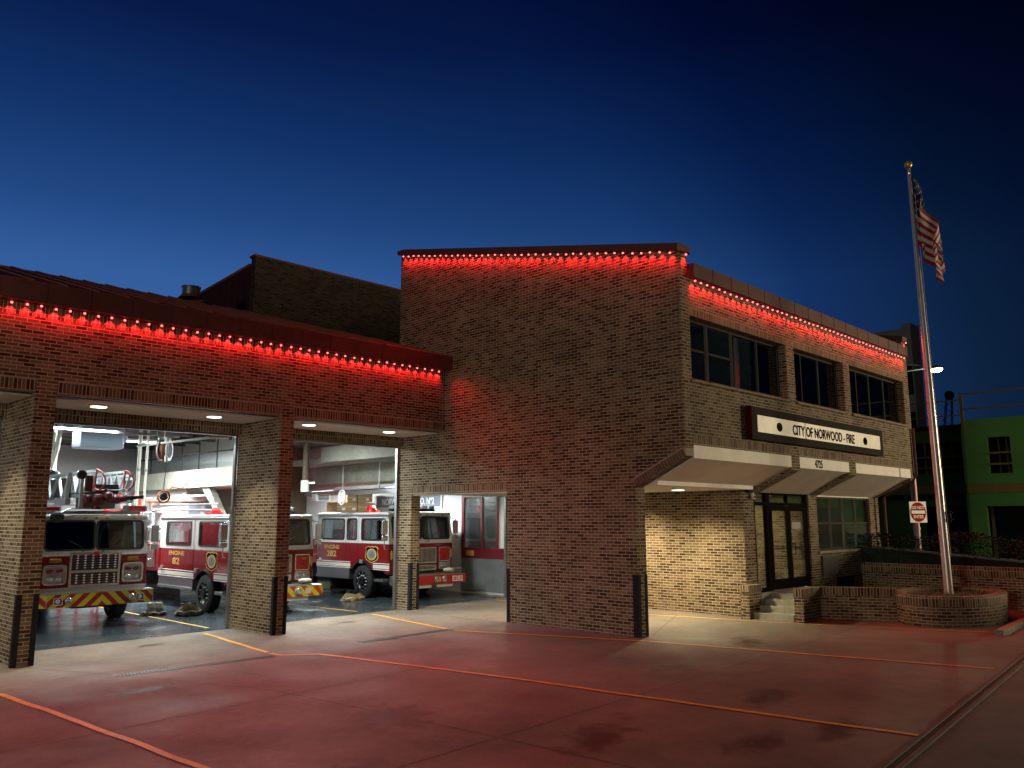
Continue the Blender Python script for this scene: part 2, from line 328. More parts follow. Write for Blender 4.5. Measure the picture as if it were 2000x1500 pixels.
        for f in bm.faces:
            n = f.normal; ax, ay, az = abs(n.x), abs(n.y), abs(n.z)
            for l in f.loops:
                p = l.vert.co
                if uvf: l[uvl].uv = uvf(p, n)
                elif az > .75: l[uvl].uv = (p.x, p.y)
                elif ax > ay: l[uvl].uv = (p.y+uvoff[0], p.z+uvoff[1])
                else: l[uvl].uv = (p.x+uvoff[0], p.z+uvoff[1])
        bm.to_mesh(me); bm.free()
        if smooth:
            me.polygons.foreach_set('use_smooth', [True]*len(me.polygons))
            try: me.set_sharp_from_angle(angle=R(40))
            except Exception: pass
        o = bpy.data.objects.new(name, me); col.objects.link(o)
        if parent: o.parent = parent
        if loc is not None: o.location = loc
        return o
def tag(o, label=None, cat=None, group=None, kind=None):
    if label: o['label'] = label
    if cat: o['category'] = cat
    if group: o['group'] = group
    if kind: o['kind'] = kind
    return o
def thing(name, label, cat, loc=(0, 0, 0), rz=0, group=None):
    o = bpy.data.objects.new(name, None); col.objects.link(o); o.location = loc; o.rotation_euler = (0, 0, rz); o.empty_display_size = .2
    return tag(o, label, cat, group)
def kids(o): return [c for c in list(bpy.data.objects) if c.parent == o]
def copy_tree(o, parent=None):
    c = o.copy(); col.objects.link(c); c.parent = parent
    for k in kids(o): copy_tree(k, c)
    return c
def rrect(w, h, r, n=5, cx=0, cy=0):
    pts = []
    for sx, sy, a0 in ((1, 1, 0), (-1, 1, 90), (-1, -1, 180), (1, -1, 270)):
        for i in range(n+1):
            a = R(a0+90*i/n); pts.append((cx+sx*(w/2-r)+r*math.cos(a), cy+sy*(h/2-r)+r*math.sin(a)))
    return pts
def circ(r, n=20, cx=0, cy=0, ry=None): return [(cx+r*math.cos(2*math.pi*i/n), cy+(ry or r)*math.sin(2*math.pi*i/n)) for i in range(n)]
_tc = {}
def text(name, s, h, mat, parent, o, r, u, t=.004, xs=1., bold=0., spacing=1., align='CENTER'):
    cu = bpy.data.curves.new('t', 'FONT'); cu.body = s; cu.size = 1; cu.align_x = align; cu.extrude = .5; cu.offset = bold; cu.space_character = spacing; cu.resolution_u = 3
    ob = bpy.data.objects.new('t', cu); col.objects.link(ob); bpy.context.view_layer.update()
    me = bpy.data.meshes.new_from_object(ob.evaluated_get(bpy.context.evaluated_depsgraph_get()))
    bpy.data.objects.remove(ob); bpy.data.curves.remove(cu)
    o, r, u = Vector(o), Vector(r), Vector(u); n = r.cross(u); k = h/.70
    b = MB(); b.v = [o+r*(v.co.x*k*xs)+u*(v.co.y*k)+n*((v.co.z+.5)*t) for v in me.vertices]; b.f = [tuple(p.vertices) for p in me.polygons]
    bpy.data.meshes.remove(me)
    return b.build(name, mat, parent, recalc=False)
MX, MY = (0, -1, 0), (1, 0, 0)   # "right" for faces looking to -X and to -Y
UP = (0, 0, 1)

STAINS = [(-3.2, -10.6, 1.1, .5, .3), (-4.3, -12.0, .8, .35, .2), (-5.4, -11.6, .9, .4, .1), (-6.4, -10.2, 1.4, .5, .4), (-2.2, -8.4, .7, .5, .2), (-7.4, -7.6, 1.1, .7, 1.0), (-8.9, -3.6, .8, .4, .1), (-3.4, -2.2, .9, .35, 0), (.9, -8.0, 1.0, .5, .5), (-7.0, .7, .5, .3, .2), (-2.5, .6, .6, .25, .1), (-9.3, -9.5, 1.2, .5, .7)]
# ================================================================== ground
b = MB(); xs = [-300, -30, 6, 600]
b.add([(x, y, G(x)-.012) for y in (-300, 600) for x in xs], [(i, i+1, i+5, i+4) for i in range(3)])
tag(b.build('ground', 'road'), kind='structure')
def sheet(poly, dz):
    b = MB(); b.add([(x, y, G(x)+dz) for x, y in poly], [tuple(range(len(poly)))]); return b
def strips(poly_xs, y0, y1, dz):
    b = MB()
    b.add([(x, yy, G(x)+dz) for yy in (y0, y1) for x in poly_xs], [(i, i+1, i+1+len(poly_xs), i+len(poly_xs)) for i in range(len(poly_xs)-1)]); return b
b = MB()
xs = [-40, -30, -20, -12, -6, 0, 6, 14, 24]
yl = [-15.6, -14.9, -14.2, -13.55, -13.05, -12.56, -12.08, -11.43, -11.2]
n = len(xs); b.add([(x, y, G(x)) for x, y in zip(xs, yl)]+[(x, 1.75, G(x)) for x in xs], [(i, i+1, i+1+n, i+n) for i in range(n-1)])
tag(b.build('pavement', 'apron'), kind='structure')
tag(strips([-24, -12, 0, 4.3], 1.75, 18, .004).build('garage_floor', 'epoxy'), kind='structure')
# gutter strip between the apron and the road
b = MB()
for (xa, ya), (xb, yb) in zip(list(zip(xs, yl))[:-1], list(zip(xs, yl))[1:]):
    for off, w, h in ((.03, .05, .012), (-.10, .06, .006), (-.02, .10, -.004)):
        b.add([(xa, ya+off, G(xa)-.02), (xb, yb+off, G(xb)-.02), (xb, yb+off+w, G(xb)-.02), (xa, ya+off+w, G(xa)-.02), (xa, ya+off, G(xa)+h+.004), (xb, yb+off, G(xb)+h+.004), (xb, yb+off+w, G(xb)+h+.004), (xa, ya+off+w, G(xa)+h+.004)],
              [(0, 3, 2, 1), (4, 5, 6, 7), (0, 1, 5, 4), (1, 2, 6, 5), (2, 3, 7, 6), (3, 0, 4, 7)])
tag(b.build('gutter', M['steel_dark'] if False else concrete_mat('gutter_concrete', (.10, .08, .065), .8, .3)), kind='structure')
def line(name, pts, w, mat, dz=.004, wob=0):
    b = MB(); vs = []
    pp = []
    for (xa, ya), (xb, yb) in zip(pts[:-1], pts[1:]):
        k = max(1, int(math.hypot(xb-xa, yb-ya)/.25))
        pp += [(xa+(xb-xa)*i/k, ya+(yb-ya)*i/k) for i in range(k)]
    pp.append(pts[-1])
    for i, (x, y) in enumerate(pp):
        a, c = pp[max(i-1, 0)], pp[min(i+1, len(pp)-1)]; d = Vector((c[0]-a[0], c[1]-a[1])).normalized(); nn = Vector((-d.y, d.x))
        j = wob*noise.noise(Vector((x*1.3, y*1.3, 3))); ww = w/2*(1+.10*noise.noise(Vector((x*5, y*5, 9))) if wob else 1)
        for sg in (-1, 1): vs.append((x+nn.x*(j+sg*ww), y+nn.y*(j+sg*ww), G(x)+dz))
    b.add(vs, [(2*i, 2*i+1, 2*i+3, 2*i+2) for i in range(len(pp)-1)])
    return b.build(name, mat)
for i, (pts, lab) in enumerate([
    ([(-10.80, -1.2), (-10.44, -2.29), (-10.17, -5.56), (-10.02, -7.9), (-9.5, -14.2)], 'a'),
    ([(-5.61, 1.39), (-5.97, -1.93)], 'b'), ([(-5.98, -2.06), (-5.95, -2.42), (-5.41, -2.84), (-4.65, -7.05), (-4.24, -10.4), (-3.92, -12.85)], 'c'),
    ([(-1.17, 1.4), (-1.72, -2.13)], 'd'), ([(-1.77, -2.44), (-0.27, -6.52), (0.38, -9.68), (0.95, -12.3)], 'e'),
    ([(3.26, 1.39), (3.12, .6), (3.21, -4.09), (3.95, -7.46), (4.32, -8.81), (5.28, -11.25)], 'f')]):
    tag(line('lane_line', pts, .095 if lab != 'f' else .07, 'yellow', .008, .03), kind='structure')
jt = []
for pts in ([(-9.6, 0), (-8.5, -2.6), (-7.6, -5.0), (-7.2, -9), (-6.9, -13.3)], [(-4.5, 0), (-3.9, -1.4), (-3.3, -2.6)], [(-.25, .9), (-.2, -2.4)],
            [(-12, -1.62), (-9.2, -1.66), (-5.9, -1.86), (-4.9, -1.9)], [(-3.3, -2.6), (-1.6, -2.75), (-.2, -2.5)], [(-14, -5.9), (-3.4, -5.2), (.3, -6.05)], [(.4, -6.12), (3.6, -4.6)],
            [(-14, -9.6), (-2, -9.1), (8, -8.6)], [(.4, -6.15), (1.6, -7.9), (2.9, -9.9), (3.6, -12.1)], [(-3.9, -1.4), (-3.3, -2.6)]):
    b0 = line('tmp', pts, .014, 'joint', .0045, .01); jt.append(b0)
b = MB()
for o in jt:
    b.add([v.co.copy() for v in o.data.vertices], [tuple(p.vertices) for p in o.data.polygons]); bpy.data.objects.remove(o)
tag(b.build('expansion_joints', 'joint'), kind='structure')
# dark oil and tyre stains
M['stainm'] = bpy.data.materials.new('oil_stain'); M['stainm'].use_nodes = True
t = M['stainm'].node_tree; L = t.links.new; b_ = t.nodes['Principled BSDF']; b_.inputs['Base Color'].default_value = (.035, .026, .02, 1); b_.inputs['Roughness'].default_value = .5
uv = N(t, 'ShaderNodeUVMap'); le = N(t, 'ShaderNodeVectorMath', operation='LENGTH'); L(uv.outputs[0], le.inputs[0]); tx = N(t, 'ShaderNodeTexCoord'); nn_ = N(t, 'ShaderNodeTexNoise'); nn_.inputs['Scale'].default_value = 3.5; nn_.inputs['Detail'].default_value = 7; L(tx.outputs['Object'], nn_.inputs['Vector'])
ma = N(t, 'ShaderNodeMath', operation='MULTIPLY_ADD'); L(nn_.outputs[0], ma.inputs[0]); ma.inputs[1].default_value = 1.5; ma.inputs[2].default_value = -.15; sb = N(t, 'ShaderNodeMath', operation='SUBTRACT'); L(ma.outputs[0], sb.inputs[0]); L(le.outputs['Value'], sb.inputs[1])
mp = N(t, 'ShaderNodeMapRange'); L(sb.outputs[0], mp.inputs[0]); mp.inputs[1].default_value = -.1; mp.inputs[2].default_value = .5; mp.inputs[3].default_value = 0; mp.inputs[4].default_value = .62; L(mp.outputs[0], b_.inputs['Alpha'])
def stain(cx, cy, rx, ry, a=0):
    b = MB(); c_, s_ = math.cos(a), math.sin(a)
    b.add([(cx+u*rx*c_-v*ry*s_, cy+u*rx*s_+v*ry*c_, G(cx+u*rx*c_-v*ry*s_)+.0035) for u, v in ((-1, -1), (1, -1), (1, 1), (-1, 1))], [(0, 1, 2, 3)])
    o = b.build('pavement_stain', 'stainm', uvf=lambda p, n: (((p.x-cx)*c_+(p.y-cy)*s_)/rx, (-(p.x-cx)*s_+(p.y-cy)*c_)/ry)); tag(o, kind='structure')
for q in STAINS: stain(*q)
# trench drains
for pts in ([(-5.15, 2.2), (-5.2, 9.0)], [(-1.1, 2.2), (-1.55, 9.0)], [(-9.4, 2.2), (-9.45, 9.0)]): tag(line('lane_line', pts, .08, 'yellow', .009, .02), kind='structure')
for i, (xa, ya, xb, yb, lab) in enumerate([(-8.75, -2.1, -6.1, -2.36, 'slotted steel trench drain in the apron before the ladder truck bay'), (-4.05, -2.22, -1.75, -2.2, 'slotted trench drain running from the lane line before the middle bay')]):
    t = thing('trench_drain', lab, 'drain', (xa, ya, G(xa)), group='trench drains in the apron')
    L_ = math.hypot(xb-xa, yb-ya); t.rotation_euler = (0, -math.atan((G(xb)-G(xa))/L_), math.atan2(yb-ya, xb-xa))
    MB().box(0, L_, -.07, .07, -.02, .003).build('channel', 'dark', t)
    b = MB(); b.box(-.03, L_+.03, -.105, -.07, -.02, .007); b.box(-.03, L_+.03, .07, .105, -.02, .007)
    k = int(L_/.055)
    for j in range(k): b.box(j*.055, j*.055+.026, -.07, .07, .0032, .006)
    b.build('grate', 'grate', t)

# ================================================================== fire station
st = thing('fire_station', 'brown brick fire station with three lit truck bays and a taller entrance wing', 'building')
YF, XL = 0.0, -22.0
ZB = -.6
# --- garage wing front wall
openx = [(-20, -14.65), (-14.3, -9.72), (-9.37, -4.79), (-4.47, 0.0)]
b = MB(); b.wall('x', XL, -.002, ZB, 6.0, 0, .30, [(a, c, -9, 4.86) for a, c in openx])
b.build('brick_wall', 'brick', st)
for a, c in openx: MB().box(a, c-(.002 if c == 0 else 0), .0015, .2985, 4.635, 4.86).build('soldier_course', 'soldier', st, uvoff=(0, .02))
MB().box(XL, -.002, .0015, .2985, 6.0, 6.22).build('soldier_course', 'soldier', st, uvoff=(0, .02))
# piers behind the face (jambs of the deep bays) - each with its corner guards
for a, c in ((-14.65, -14.3), (-9.72, -9.37), (-4.79, -4.47)):
    p = MB().box(a, c, .30, 1.93, ZB, 4.86).build('pier', 'brick', st)
    for s, xx in ((-1, a), (1, c)):
        g = MB(); z0, z1 = G(xx)-.02, G(xx)+1.22
        x0, x1 = (xx-.008, xx+.085) if s < 0 else (xx-.085, xx+.008)
        g.box(x0, x1, -.008, 0, z0, z1)
        if s < 0: g.box(xx-.008, xx, 0, .09, z0, z1)
        else: g.box(xx, xx+.008, 0, .09, z0, z1)
        g.build('corner_guard', 'steel_dark', p, bevel=.002)
# soffits, inner headers, door frames
for a, c in openx:
    if c == 0: c = -.003
    MB().box(a+.002, c-.002, .30, 1.74, 4.585, 4.62).build('soffit', 'soffit', st)
    MB().box(a+.004, c-.004, -.004, .05, 4.618, 4.634).build('lintel_plate', 'steel', st)
    MB().box(a+.002, c-.002, 1.74, 2.04, 4.34, 4.575).build('bay_header', 'soldier', st, uvoff=(0, -.0))
    f = MB(); f.box(a+.003, a+.06, 1.935, 2.03, G(a)-.01, 4.336); f.box(c-.06, c-.003, 1.935, 2.03, G(c)-.01, 4.336); f.box(a+.06, c-.06, 1.90, 2.03, 4.30, 4.336)
    f.build('door_track', 'steel', st, bevel=.004)
MB().box(XL, -.004, .03, .29, 6.222, 6.52).build('eave_blocking', 'fascia', st)
# roof of the garage wing
b = MB()
def zr(y): return 6.60+.300*(y+.25)
poly = [(XL-.3, -.25), (0-.002, -.25), (-.002, 2.02), (-2.4, 6.2), (XL-.3, 6.2)]
for zz in (0, -.06): b.add([(x, y, zr(y)+zz) for x, y in poly], [tuple(range(5)) if zz == 0 else tuple(range(4, -1, -1))])
b.add([(x, y, zr(y)+z) for x, y in poly for z in (0, -.06)], [(2*i, 2*i+1, (2*i+3) % 10, (2*i+2) % 10) for i in range(5)])
x = -.45
while x > XL:
    ye = 6.2 if x < -2.4 else 2.02+(6.2-2.02)*(-x/2.4)
    b.add([(x+dx, y, zr(y)+dz) for y in (-.24, ye) for dx, dz in ((-.012, 0), (-.010, .028), (.010, .028), (.012, 0))], [(0, 1, 5, 4), (1, 2, 6, 5), (2, 3, 7, 6), (0, 3, 2, 1), (4, 5, 6, 7)])
    x -= .56
rf = b.build('roof', 'roof', st)
b = MB(); x = -.003
while x > XL:
    b.box(x-.745, x-.006, -.27, .0-.003, 6.245, 6.585); b.box(x-.015, x+.004, -.278, -.02, 6.243, 6.59); x -= .75
b.box(XL, -.004, -.255, -.004, 6.225, 6.243)
b.build('fascia', 'fascia', st)
# closing wall and interior of the garage
MB().wall('x', XL, 4.29, 4.87, 6.0, 2.05, 2.2).build('upper_wall', 'ceil', st)
b = MB()
b.box(XL, 4.3, 17.0, 17.2, ZB, 8.4); b.box(XL-.2, XL, 0, 17.2, ZB, 7)
b.build('back_wall', 'wallw', st)
MB().box(XL, 4.5, 2.05, 17, 5.25, 5.4).build('garage_ceiling', 'ceil', st)
b = MB(); y = 2.6
while y < 16.5:
    b.box(XL+.1, -.05, y, y+.18, 5.02, 5.248); y += 1.2
b.build('ceiling_joists', 'ceil', st)
# red partition / right wall of bay 4
rw = MB().wall('y', 1.95, 17, ZB, 5.24, 4.3, 4.5, [(2.36, 4.0, 1.42, 3.10)])
rw.build('bay_side_wall', 'wallw', st)
pw = MB(); pw.box(4.262, 4.298, 1.97, 4.06, .10, 1.12)
pw.build('kick_panel', 'pearl', st, bevel=.004)
wn = MB(); wn.box(4.245, 4.30, 3.94, 4.06, 1.12, 3.14); wn.box(4.245, 4.30, 2.36, 2.44, 1.45, 3.06); wn.box(4.245, 4.30, 3.06, 3.15, 1.45, 3.06); wn.box(4.245, 4.30, 1.97, 3.94, 3.06, 3.14); wn.box(4.245, 4.30, 1.97, 3.94, 1.12, 1.45)
wf = wn.build('glazed_partition', 'burg', st, bevel=.005)
MB().box(4.275, 4.285, 2.44, 3.06, 1.45, 3.06).build('pane', 'glass', wf); MB().box(4.275, 4.285, 3.15, 3.94, 1.45, 3.06).build('pane', 'glass', wf)
MB().box(4.225, 4.246, 3.45, 3.80, 1.20, 1.36).build('notice_plate', 'gold', wf)
MB().box(4.9, 4.95, 1.96, 6, ZB, 4.8).build('corridor_wall', 'wallw', st)
# concrete structure over bays 3 and 4
b = MB(); b.box(.32, .62, 2.06, 6.4, 4.14, 4.62); b.box(1.5, 1.8, 2.06, 8.6, 3.55, 4.12); b.box(.62, 4.29, 2.06, 8.6, 4.13, 4.32)
b.build('concrete_beam', 'concrete', st)
b = MB(); b.box(-2.5, -1.0, 6.5, 16.9, 3.36, 3.92); b.prism([(8.4, 3.36), (8.9, 3.36), (7.4, 2.2), (7.2, 2.2)], 'x', -2.4, -2.2)
b.build('mezzanine', 'concrete', st)
MB().box(-1.0, -.85, 6.6, 16.9, 3.92, 5.24).build('mezzanine_wall', 'wallw', st)
MB().box(-1.02, -1.0, 9.0, 9.22, 3.93, 5.2).build('red_column_stripe', 'redb', st)
rl = MB(); y = 6.55
for z in (4.42, 4.90): rl.tube([(-2.47, 6.55, z), (-2.47, 14, z)], .022, 6)
while y < 14.1: rl.tube([(-2.47, y, 3.92), (-2.47, y, 4.90)], .02, 6); y += 1.24
rl.build('railing', 'steel_dark', st)
b = MB(); b.box(-2.2, -1.2, 10.4, 16.9, ZB, 3.36)
b.build('store_room_wall', 'wallw', st)
MB().box(-.84, 4.29, 13.6, 13.8, 2.6, 5.2).build('boarded_wall', 'brownw', st)

# --- raised clerestory block behind the garage roof
cl = MB()
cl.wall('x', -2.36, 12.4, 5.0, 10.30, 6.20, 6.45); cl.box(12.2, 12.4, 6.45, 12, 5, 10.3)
cw = cl.build('clerestory_wall', brick_mat('shaded_brick', dark=.22, mortar=(.07, .055, .035)), st)  # same brick darkened: the shadow on this block is put into its colour
b = MB(); b.box(-2.40, 12.45, 6.16, 6.5, 10.30, 10.37); b.build('coping', 'fascia', st)
b = MB(); b.prism([(6.46, 5), (6.46, 10.02), (14.5, 9.45), (14.5, 5)], 'x', -2.36, -2.16)
y = 6.8
while y < 14.4: b.box(-2.375, -2.36, y, y+.03, 6, 9.98-(y-6.46)*.071); y += .42
b.build('metal_cladding', 'cladding', st)
b = MB(); b.prism([(6.46, 10.03), (6.46, 10.12), (14.5, 9.55), (14.5, 9.46)], 'x', -2.42, 12.2); b.build('clerestory_roof', 'roof', st)
MB().box(-2.15, 12.2, 2.1, 6.19, 5.6, 5.75).build('lower_roof', 'dark', st)  # near-black colour stands in for the shadow in the roof recess

# --- tower side wall (one outline: bay side opening, stepped-back pier, raking corbel, raking parapet)
prof = [(2.02, 3.04), (2.02, 9.93), (-7.34, 7.86), (-7.34, 3.70), (-7.22, 3.70), (-6.10, 3.14), (-6.10, ZB), (-2.30, ZB), (-2.30, 3.22), (1.36, 3.22), (1.36, ZB), (1.93, ZB), (1.93, 3.04)]
prof = [(2.02, ZB), (2.02, 9.93), (-7.34, 7.86), (-7.34, 3.76), (-7.24, 3.76), (-6.00, 3.18), (-6.10, 3.02), (-6.10, ZB), (-2.30, ZB), (-2.30, 3.22), (1.36, 3.22), (1.36, ZB)]
sw = MB().prism(prof, 'x', 0, .30).build('side_wall', 'brick', st)
MB().box(.0015, .2985, -2.30, 1.36, 3.01, 3.22).build('side_lintel', 'soldier', st)
MB().box(.03, .29, -2.28, 1.34, 2.985, 3.008).build('side_lintel_plate', 'soffit', st)
# raking soldier edge of the corbel
b = MB(); d = Vector((0, -7.34+6.10, 3.60-3.02)); L_ = d.length; d.normalize(); nn = Vector((0, -d.z, d.y))
nn = Vector((0, d.z, -d.y)) if nn.z < 0 else nn
k = 18
for i in range(k):
    a = Vector((0, -6.10, 3.02))+d*(L_*i/k); c = Vector((0, -6.10, 3.02))+d*(L_*(i+.86)/k)
    for x0, x1 in ((-.004, .301),):
        b.add([(x0, a.y, a.z), (x1, a.y, a.z), (x1, c.y, c.z), (x0, c.y, c.z)]+[(q, w.y+nn.y*.155, w.z+nn.z*.155) for q, w in ((x0, a), (x1, a), (x1, c), (x0, c))], [(0, 3, 2, 1), (4, 5, 6, 7), (0, 1, 5, 4), (1, 2, 6, 5), (2, 3, 7, 6), (3, 0, 4, 7)])
b.build('raking_bricks', pmat('raking_brick', (.15, .09, .06), .85, 0, .3, .4, 7, .4, 60), sw, bevel=.004)
b = MB(); b.prism([(2.0, 3.2), (-7.335, 3.775), (-7.235, 3.765), (-6.0, 3.18)], 'x', .002, .003)
b = MB()
b.prism([(-6.1, 3.02), (-7.34, 3.60), (-7.34, 3.757), (-7.24, 3.757), (-6.0, 3.178)], 'x', .004, .296); b.build('corbel_core', pmat('mortar_bed', (.36, .31, .25), .9), sw)
for xx, nm in ((1.36, 'a'), (-2.30, 'b')):
    g = MB(); z0, z1 = -.05, 1.2
    if nm == 'a': g.box(-.008, 0, 1.36-.0, 1.45, z0, z1); g.box(-.008, .085, 1.352, 1.36, z0, z1); g.box(.215, .308, 1.352, 1.36, z0, z1)
    else: g.box(-.008, 0, -2.39, -2.30, z0, z1); g.box(-.008, .085, -2.30, -2.292, z0, z1)
    g.build('corner_guard', 'steel_dark', sw)
g = MB(); g.box(-.008, .085, -6.108, -6.10, -.05, 1.22); g.box(-.008, 0, -6.10, -5.96, -.05, 1.22); g.build('corner_guard', 'steel_dark', sw)
g = MB(); g.box(.215, .308, -6.108, -6.10, -.05, 1.22); g.box(.30, .308, -6.10, -6.01, -.05, 1.22); g.build('corner_guard', 'steel_dark', sw)
def cap(x0, x1, y0, y1, name='parapet_cap'):
    a = (9.93-7.86)/(2.02+7.34)
    zz = lambda y: 7.86+a*(y+7.34)
    return MB().prism([(y0, zz(y0)-.03), (y0, zz(y0)+.13), (y1-.28, zz(y1-.28)+.13), (y1, zz(y1)+.07), (y1, zz(y1)-.03)], 'x', x0, x1)
c1 = cap(-.12, .002, -7.39, 2.06); c1.prism([(-7.39, 7.97), (-7.39, 8.0), (2.06, 10.07), (2.06, 10.04)], 'x', .0021, .35); c1.box(.0021, .35, -7.39, -7.338, 7.84, 7.969)
c1.build('parapet_cap', 'fascia', st)
# right-hand side wall of the wing
prof2 = [(2.02, ZB), (2.02, 9.93), (-7.34, 7.86), (-7.34, 3.55), (-6.15, 3.0), (-6.15, ZB)]
MB().prism(prof2, 'x', 12.45, 12.75).build('side_wall', 'brick', st)
cap(12.42, 12.80, -7.39, 2.06).build('parapet_cap', 'fascia', st)
# front wall, upper storey
holes = [(.33, 4.57, 5.20, 6.53), (4.98, 7.89, 5.20, 6.53), (8.28, 12.30, 5.20, 6.53)]
b = MB(); b.wall('x', .302, 12.448, 4.04, 7.33, -7.34, -7.04, [(h[0], h[1], 5.20, 6.74) for h in holes])
for x0, x1 in ((4.56, 4.98), (7.87, 8.29), (12.36, 12.448)): b.box(x0, x1, -7.34, -7.04, 3.82, 4.038)
fw = b.build('front_wall', 'brick', st)
for h in holes: MB().box(h[0], h[1], -7.3385, -7.05, 6.53, 6.74).build('soldier_course', 'soldier', st)
for x0, x1 in ((.302, 4.56), (4.98, 7.87), (8.29, 12.36)): MB().box(x0, x1, -7.3385, -7.05, 3.835, 4.04).build('soldier_course', 'soldier', st)
b = MB()
for h in holes:
    x0, x1 = h[0]+.01, h[1]-.01
    b.prism([(-7.39, 5.115), (-7.39, 5.17), (-7.10, 5.235), (-7.10, 5.2), (-7.34, 5.145), (-7.34, 5.115)], 'x', x0, x1)
b.build('sill', 'soldier', st, uvf=lambda p, n: (p.x, p.y+p.z))
b = MB(); x = .36
while x < 12.4:
    b.box(x, min(x+.742, 12.41), -7.47, -7.02, 7.335, 7.64); b.box(x+.74, min(x+.758, 12.42), -7.478, -7.02, 7.33, 7.645); x += .76
b.build('parapet_fascia', 'fascia', st)
MB().box(.31, 12.44, -7.0, 6.1, 7.0, 7.2).build('roof_deck', 'dark', st)
# ribs, white fascias and raking soffits of the overhang
for x0, x1 in ((4.56, 4.98), (7.87, 8.29)):
    MB().prism([(-7.34, 3.818), (-7.34, 3.50), (-6.18, 2.965), (-6.18, 3.818)], 'x', x0, x1).build('rib', 'brick', st)
MB().prism([(-7.338, 3.818), (-7.338, 3.50), (-6.18, 2.965), (-6.18, 3.818)], 'x', 12.37, 12.449).build('rib', 'brick', st)
for i, (x0, x1) in enumerate(((.302, 4.558), (4.982, 7.868), (8.292, 12.368))):
    f = MB().box(x0, x1, -7.335, -7.31, 3.56, 3.83).build('fascia_panel', 'white_panel', st, bevel=.003)
    back, zb = (-6.42, 3.13) if i == 0 else (-6.20, 3.0)
    MB().prism([(-7.309, 3.56), (-7.309, 3.60), (back, zb+.04), (back, zb)], 'x', x0, x1).build('raking_soffit', 'slope_panel', st)
    if i == 1:
        text('house_number', '4725', .19, 'ink', f, (6.03, -7.336, 3.605), MY, UP, .006, .80, .012)
    if i == 2: MB().box(11.45, 11.55, -7.342, -7.336, 3.565, 3.825).build('stain_patch', pmat('stained_panel', (.42, .38, .30), .7), f)
# --- drive-through under the wing
MB().box(.302, 4.298, -6.44, 2.04, 3.05, 3.10).build('porch_ceiling', 'white_panel', st)
MB().box(.302, 12.36, -6.16, -6.14, 3.101, 4.24).build('ceiling_edge', 'dark', st)
MB().box(.302, 4.298, -6.44, -6.161, 3.101, 3.17).build('ceiling_edge', 'white_panel', st)
b = MB(); b.wall('y', -6.15, 1.94, ZB, 3.048, 4.3, 4.55)
b.box(4.551, 4.82, -6.15, -5.9, ZB, 3.048)
b.build('lobby_side_wall', 'brick', st)
# garage door track of bay 4
for q0, q1 in ((4.20, 4.295), (.31, .37)): MB().box(q0, q1, 1.95, 2.03, 0, 3.04).build('door_track', 'steel', st)
# --- ground floor front: door, pier, window
b = MB()
b.wall('x', 7.75, 12.448, ZB, 3.048, -6.2, -5.95, [(8.25, 11.92, 1.47, 2.99), (9.25, 11.6, -9, .72)])
b.build('front_wall', 'brick', st)
b = MB(); b.box(8.2, 11.97, -6.235, -6.0, 1.40, 1.468); b.build('window_sill', 'cwalk', st)
MB().box(9.2, 11.65, -5.94, -5.6, ZB, .74).build('stairwell_void', 'dark', st)  # solid near-black block; the stairwell's shade is put into its colour
df = MB(); yd0, yd1 = -6.15, -6.05
df.box(4.83, 4.87, yd0, yd1, .56, 3.0); df.box(5.46, 5.62, yd0, yd1, .56, 3.0); df.box(7.64, 7.748, yd0, yd1, .56, 3.0)
df.box(4.87, 5.46, yd0, yd1, .56, .66); df.box(4.87, 5.46, yd0, yd1, 2.68, 2.76); df.box(4.87, 5.46, yd0, yd1, 2.955, 3.0)
df.box(5.62, 7.64, yd0, yd1, 2.68, 2.76); df.box(5.62, 7.64, yd0, yd1, 2.955, 3.0); df.box(6.60, 6.64, yd0, yd1, 2.76, 2.955)
ef = df.build('entrance_frame', 'bronze', st, bevel=.004)
for x0, x1, z0, z1 in ((4.87, 5.46, .66, 2.68), (4.87, 5.46, 2.76, 2.955), (5.62, 6.60, 2.76, 2.955), (6.64, 7.64, 2.76, 2.955)):
    MB().box(x0, x1, -6.104, -6.098, z0, z1).build('pane', 'glass', ef)
for x0, x1, hx in ((5.625, 6.625, 6.52), (6.635, 7.635, 6.74)):
    d_ = MB(); d_.box(x0, x0+.10, -6.16, -6.11, .585, 2.675); d_.box(x1-.10, x1, -6.16, -6.11, .585, 2.675); d_.box(x0+.10, x1-.10, -6.16, -6.11, 2.55, 2.675); d_.box(x0+.10, x1-.10, -6.16, -6.11, .585, .83)
    dd = d_.build('entrance_door', 'bronze', st, bevel=.003)
    MB().box(x0+.10, x1-.10, -6.138, -6.132, .83, 2.55).build('pane', 'glass', dd)
    MB().tube([(hx, -6.16, 1.42), (hx, -6.25, 1.42), (hx, -6.25, 1.72), (hx, -6.16, 1.72)], .013, 8).build('pull_handle', 'blackgloss', dd)
    MB().box(x0+.12, x1-.12, -6.115, -6.08, 1.56, 1.61).build('push_bar', 'alum', dd)
    if hx > 6.6: MB().box(x0+.2, x0+.68, -6.146, -6.139, 2.08, 2.26).build('door_notice', pmat('notice_sheet', (.05, .05, .045), .5), dd)
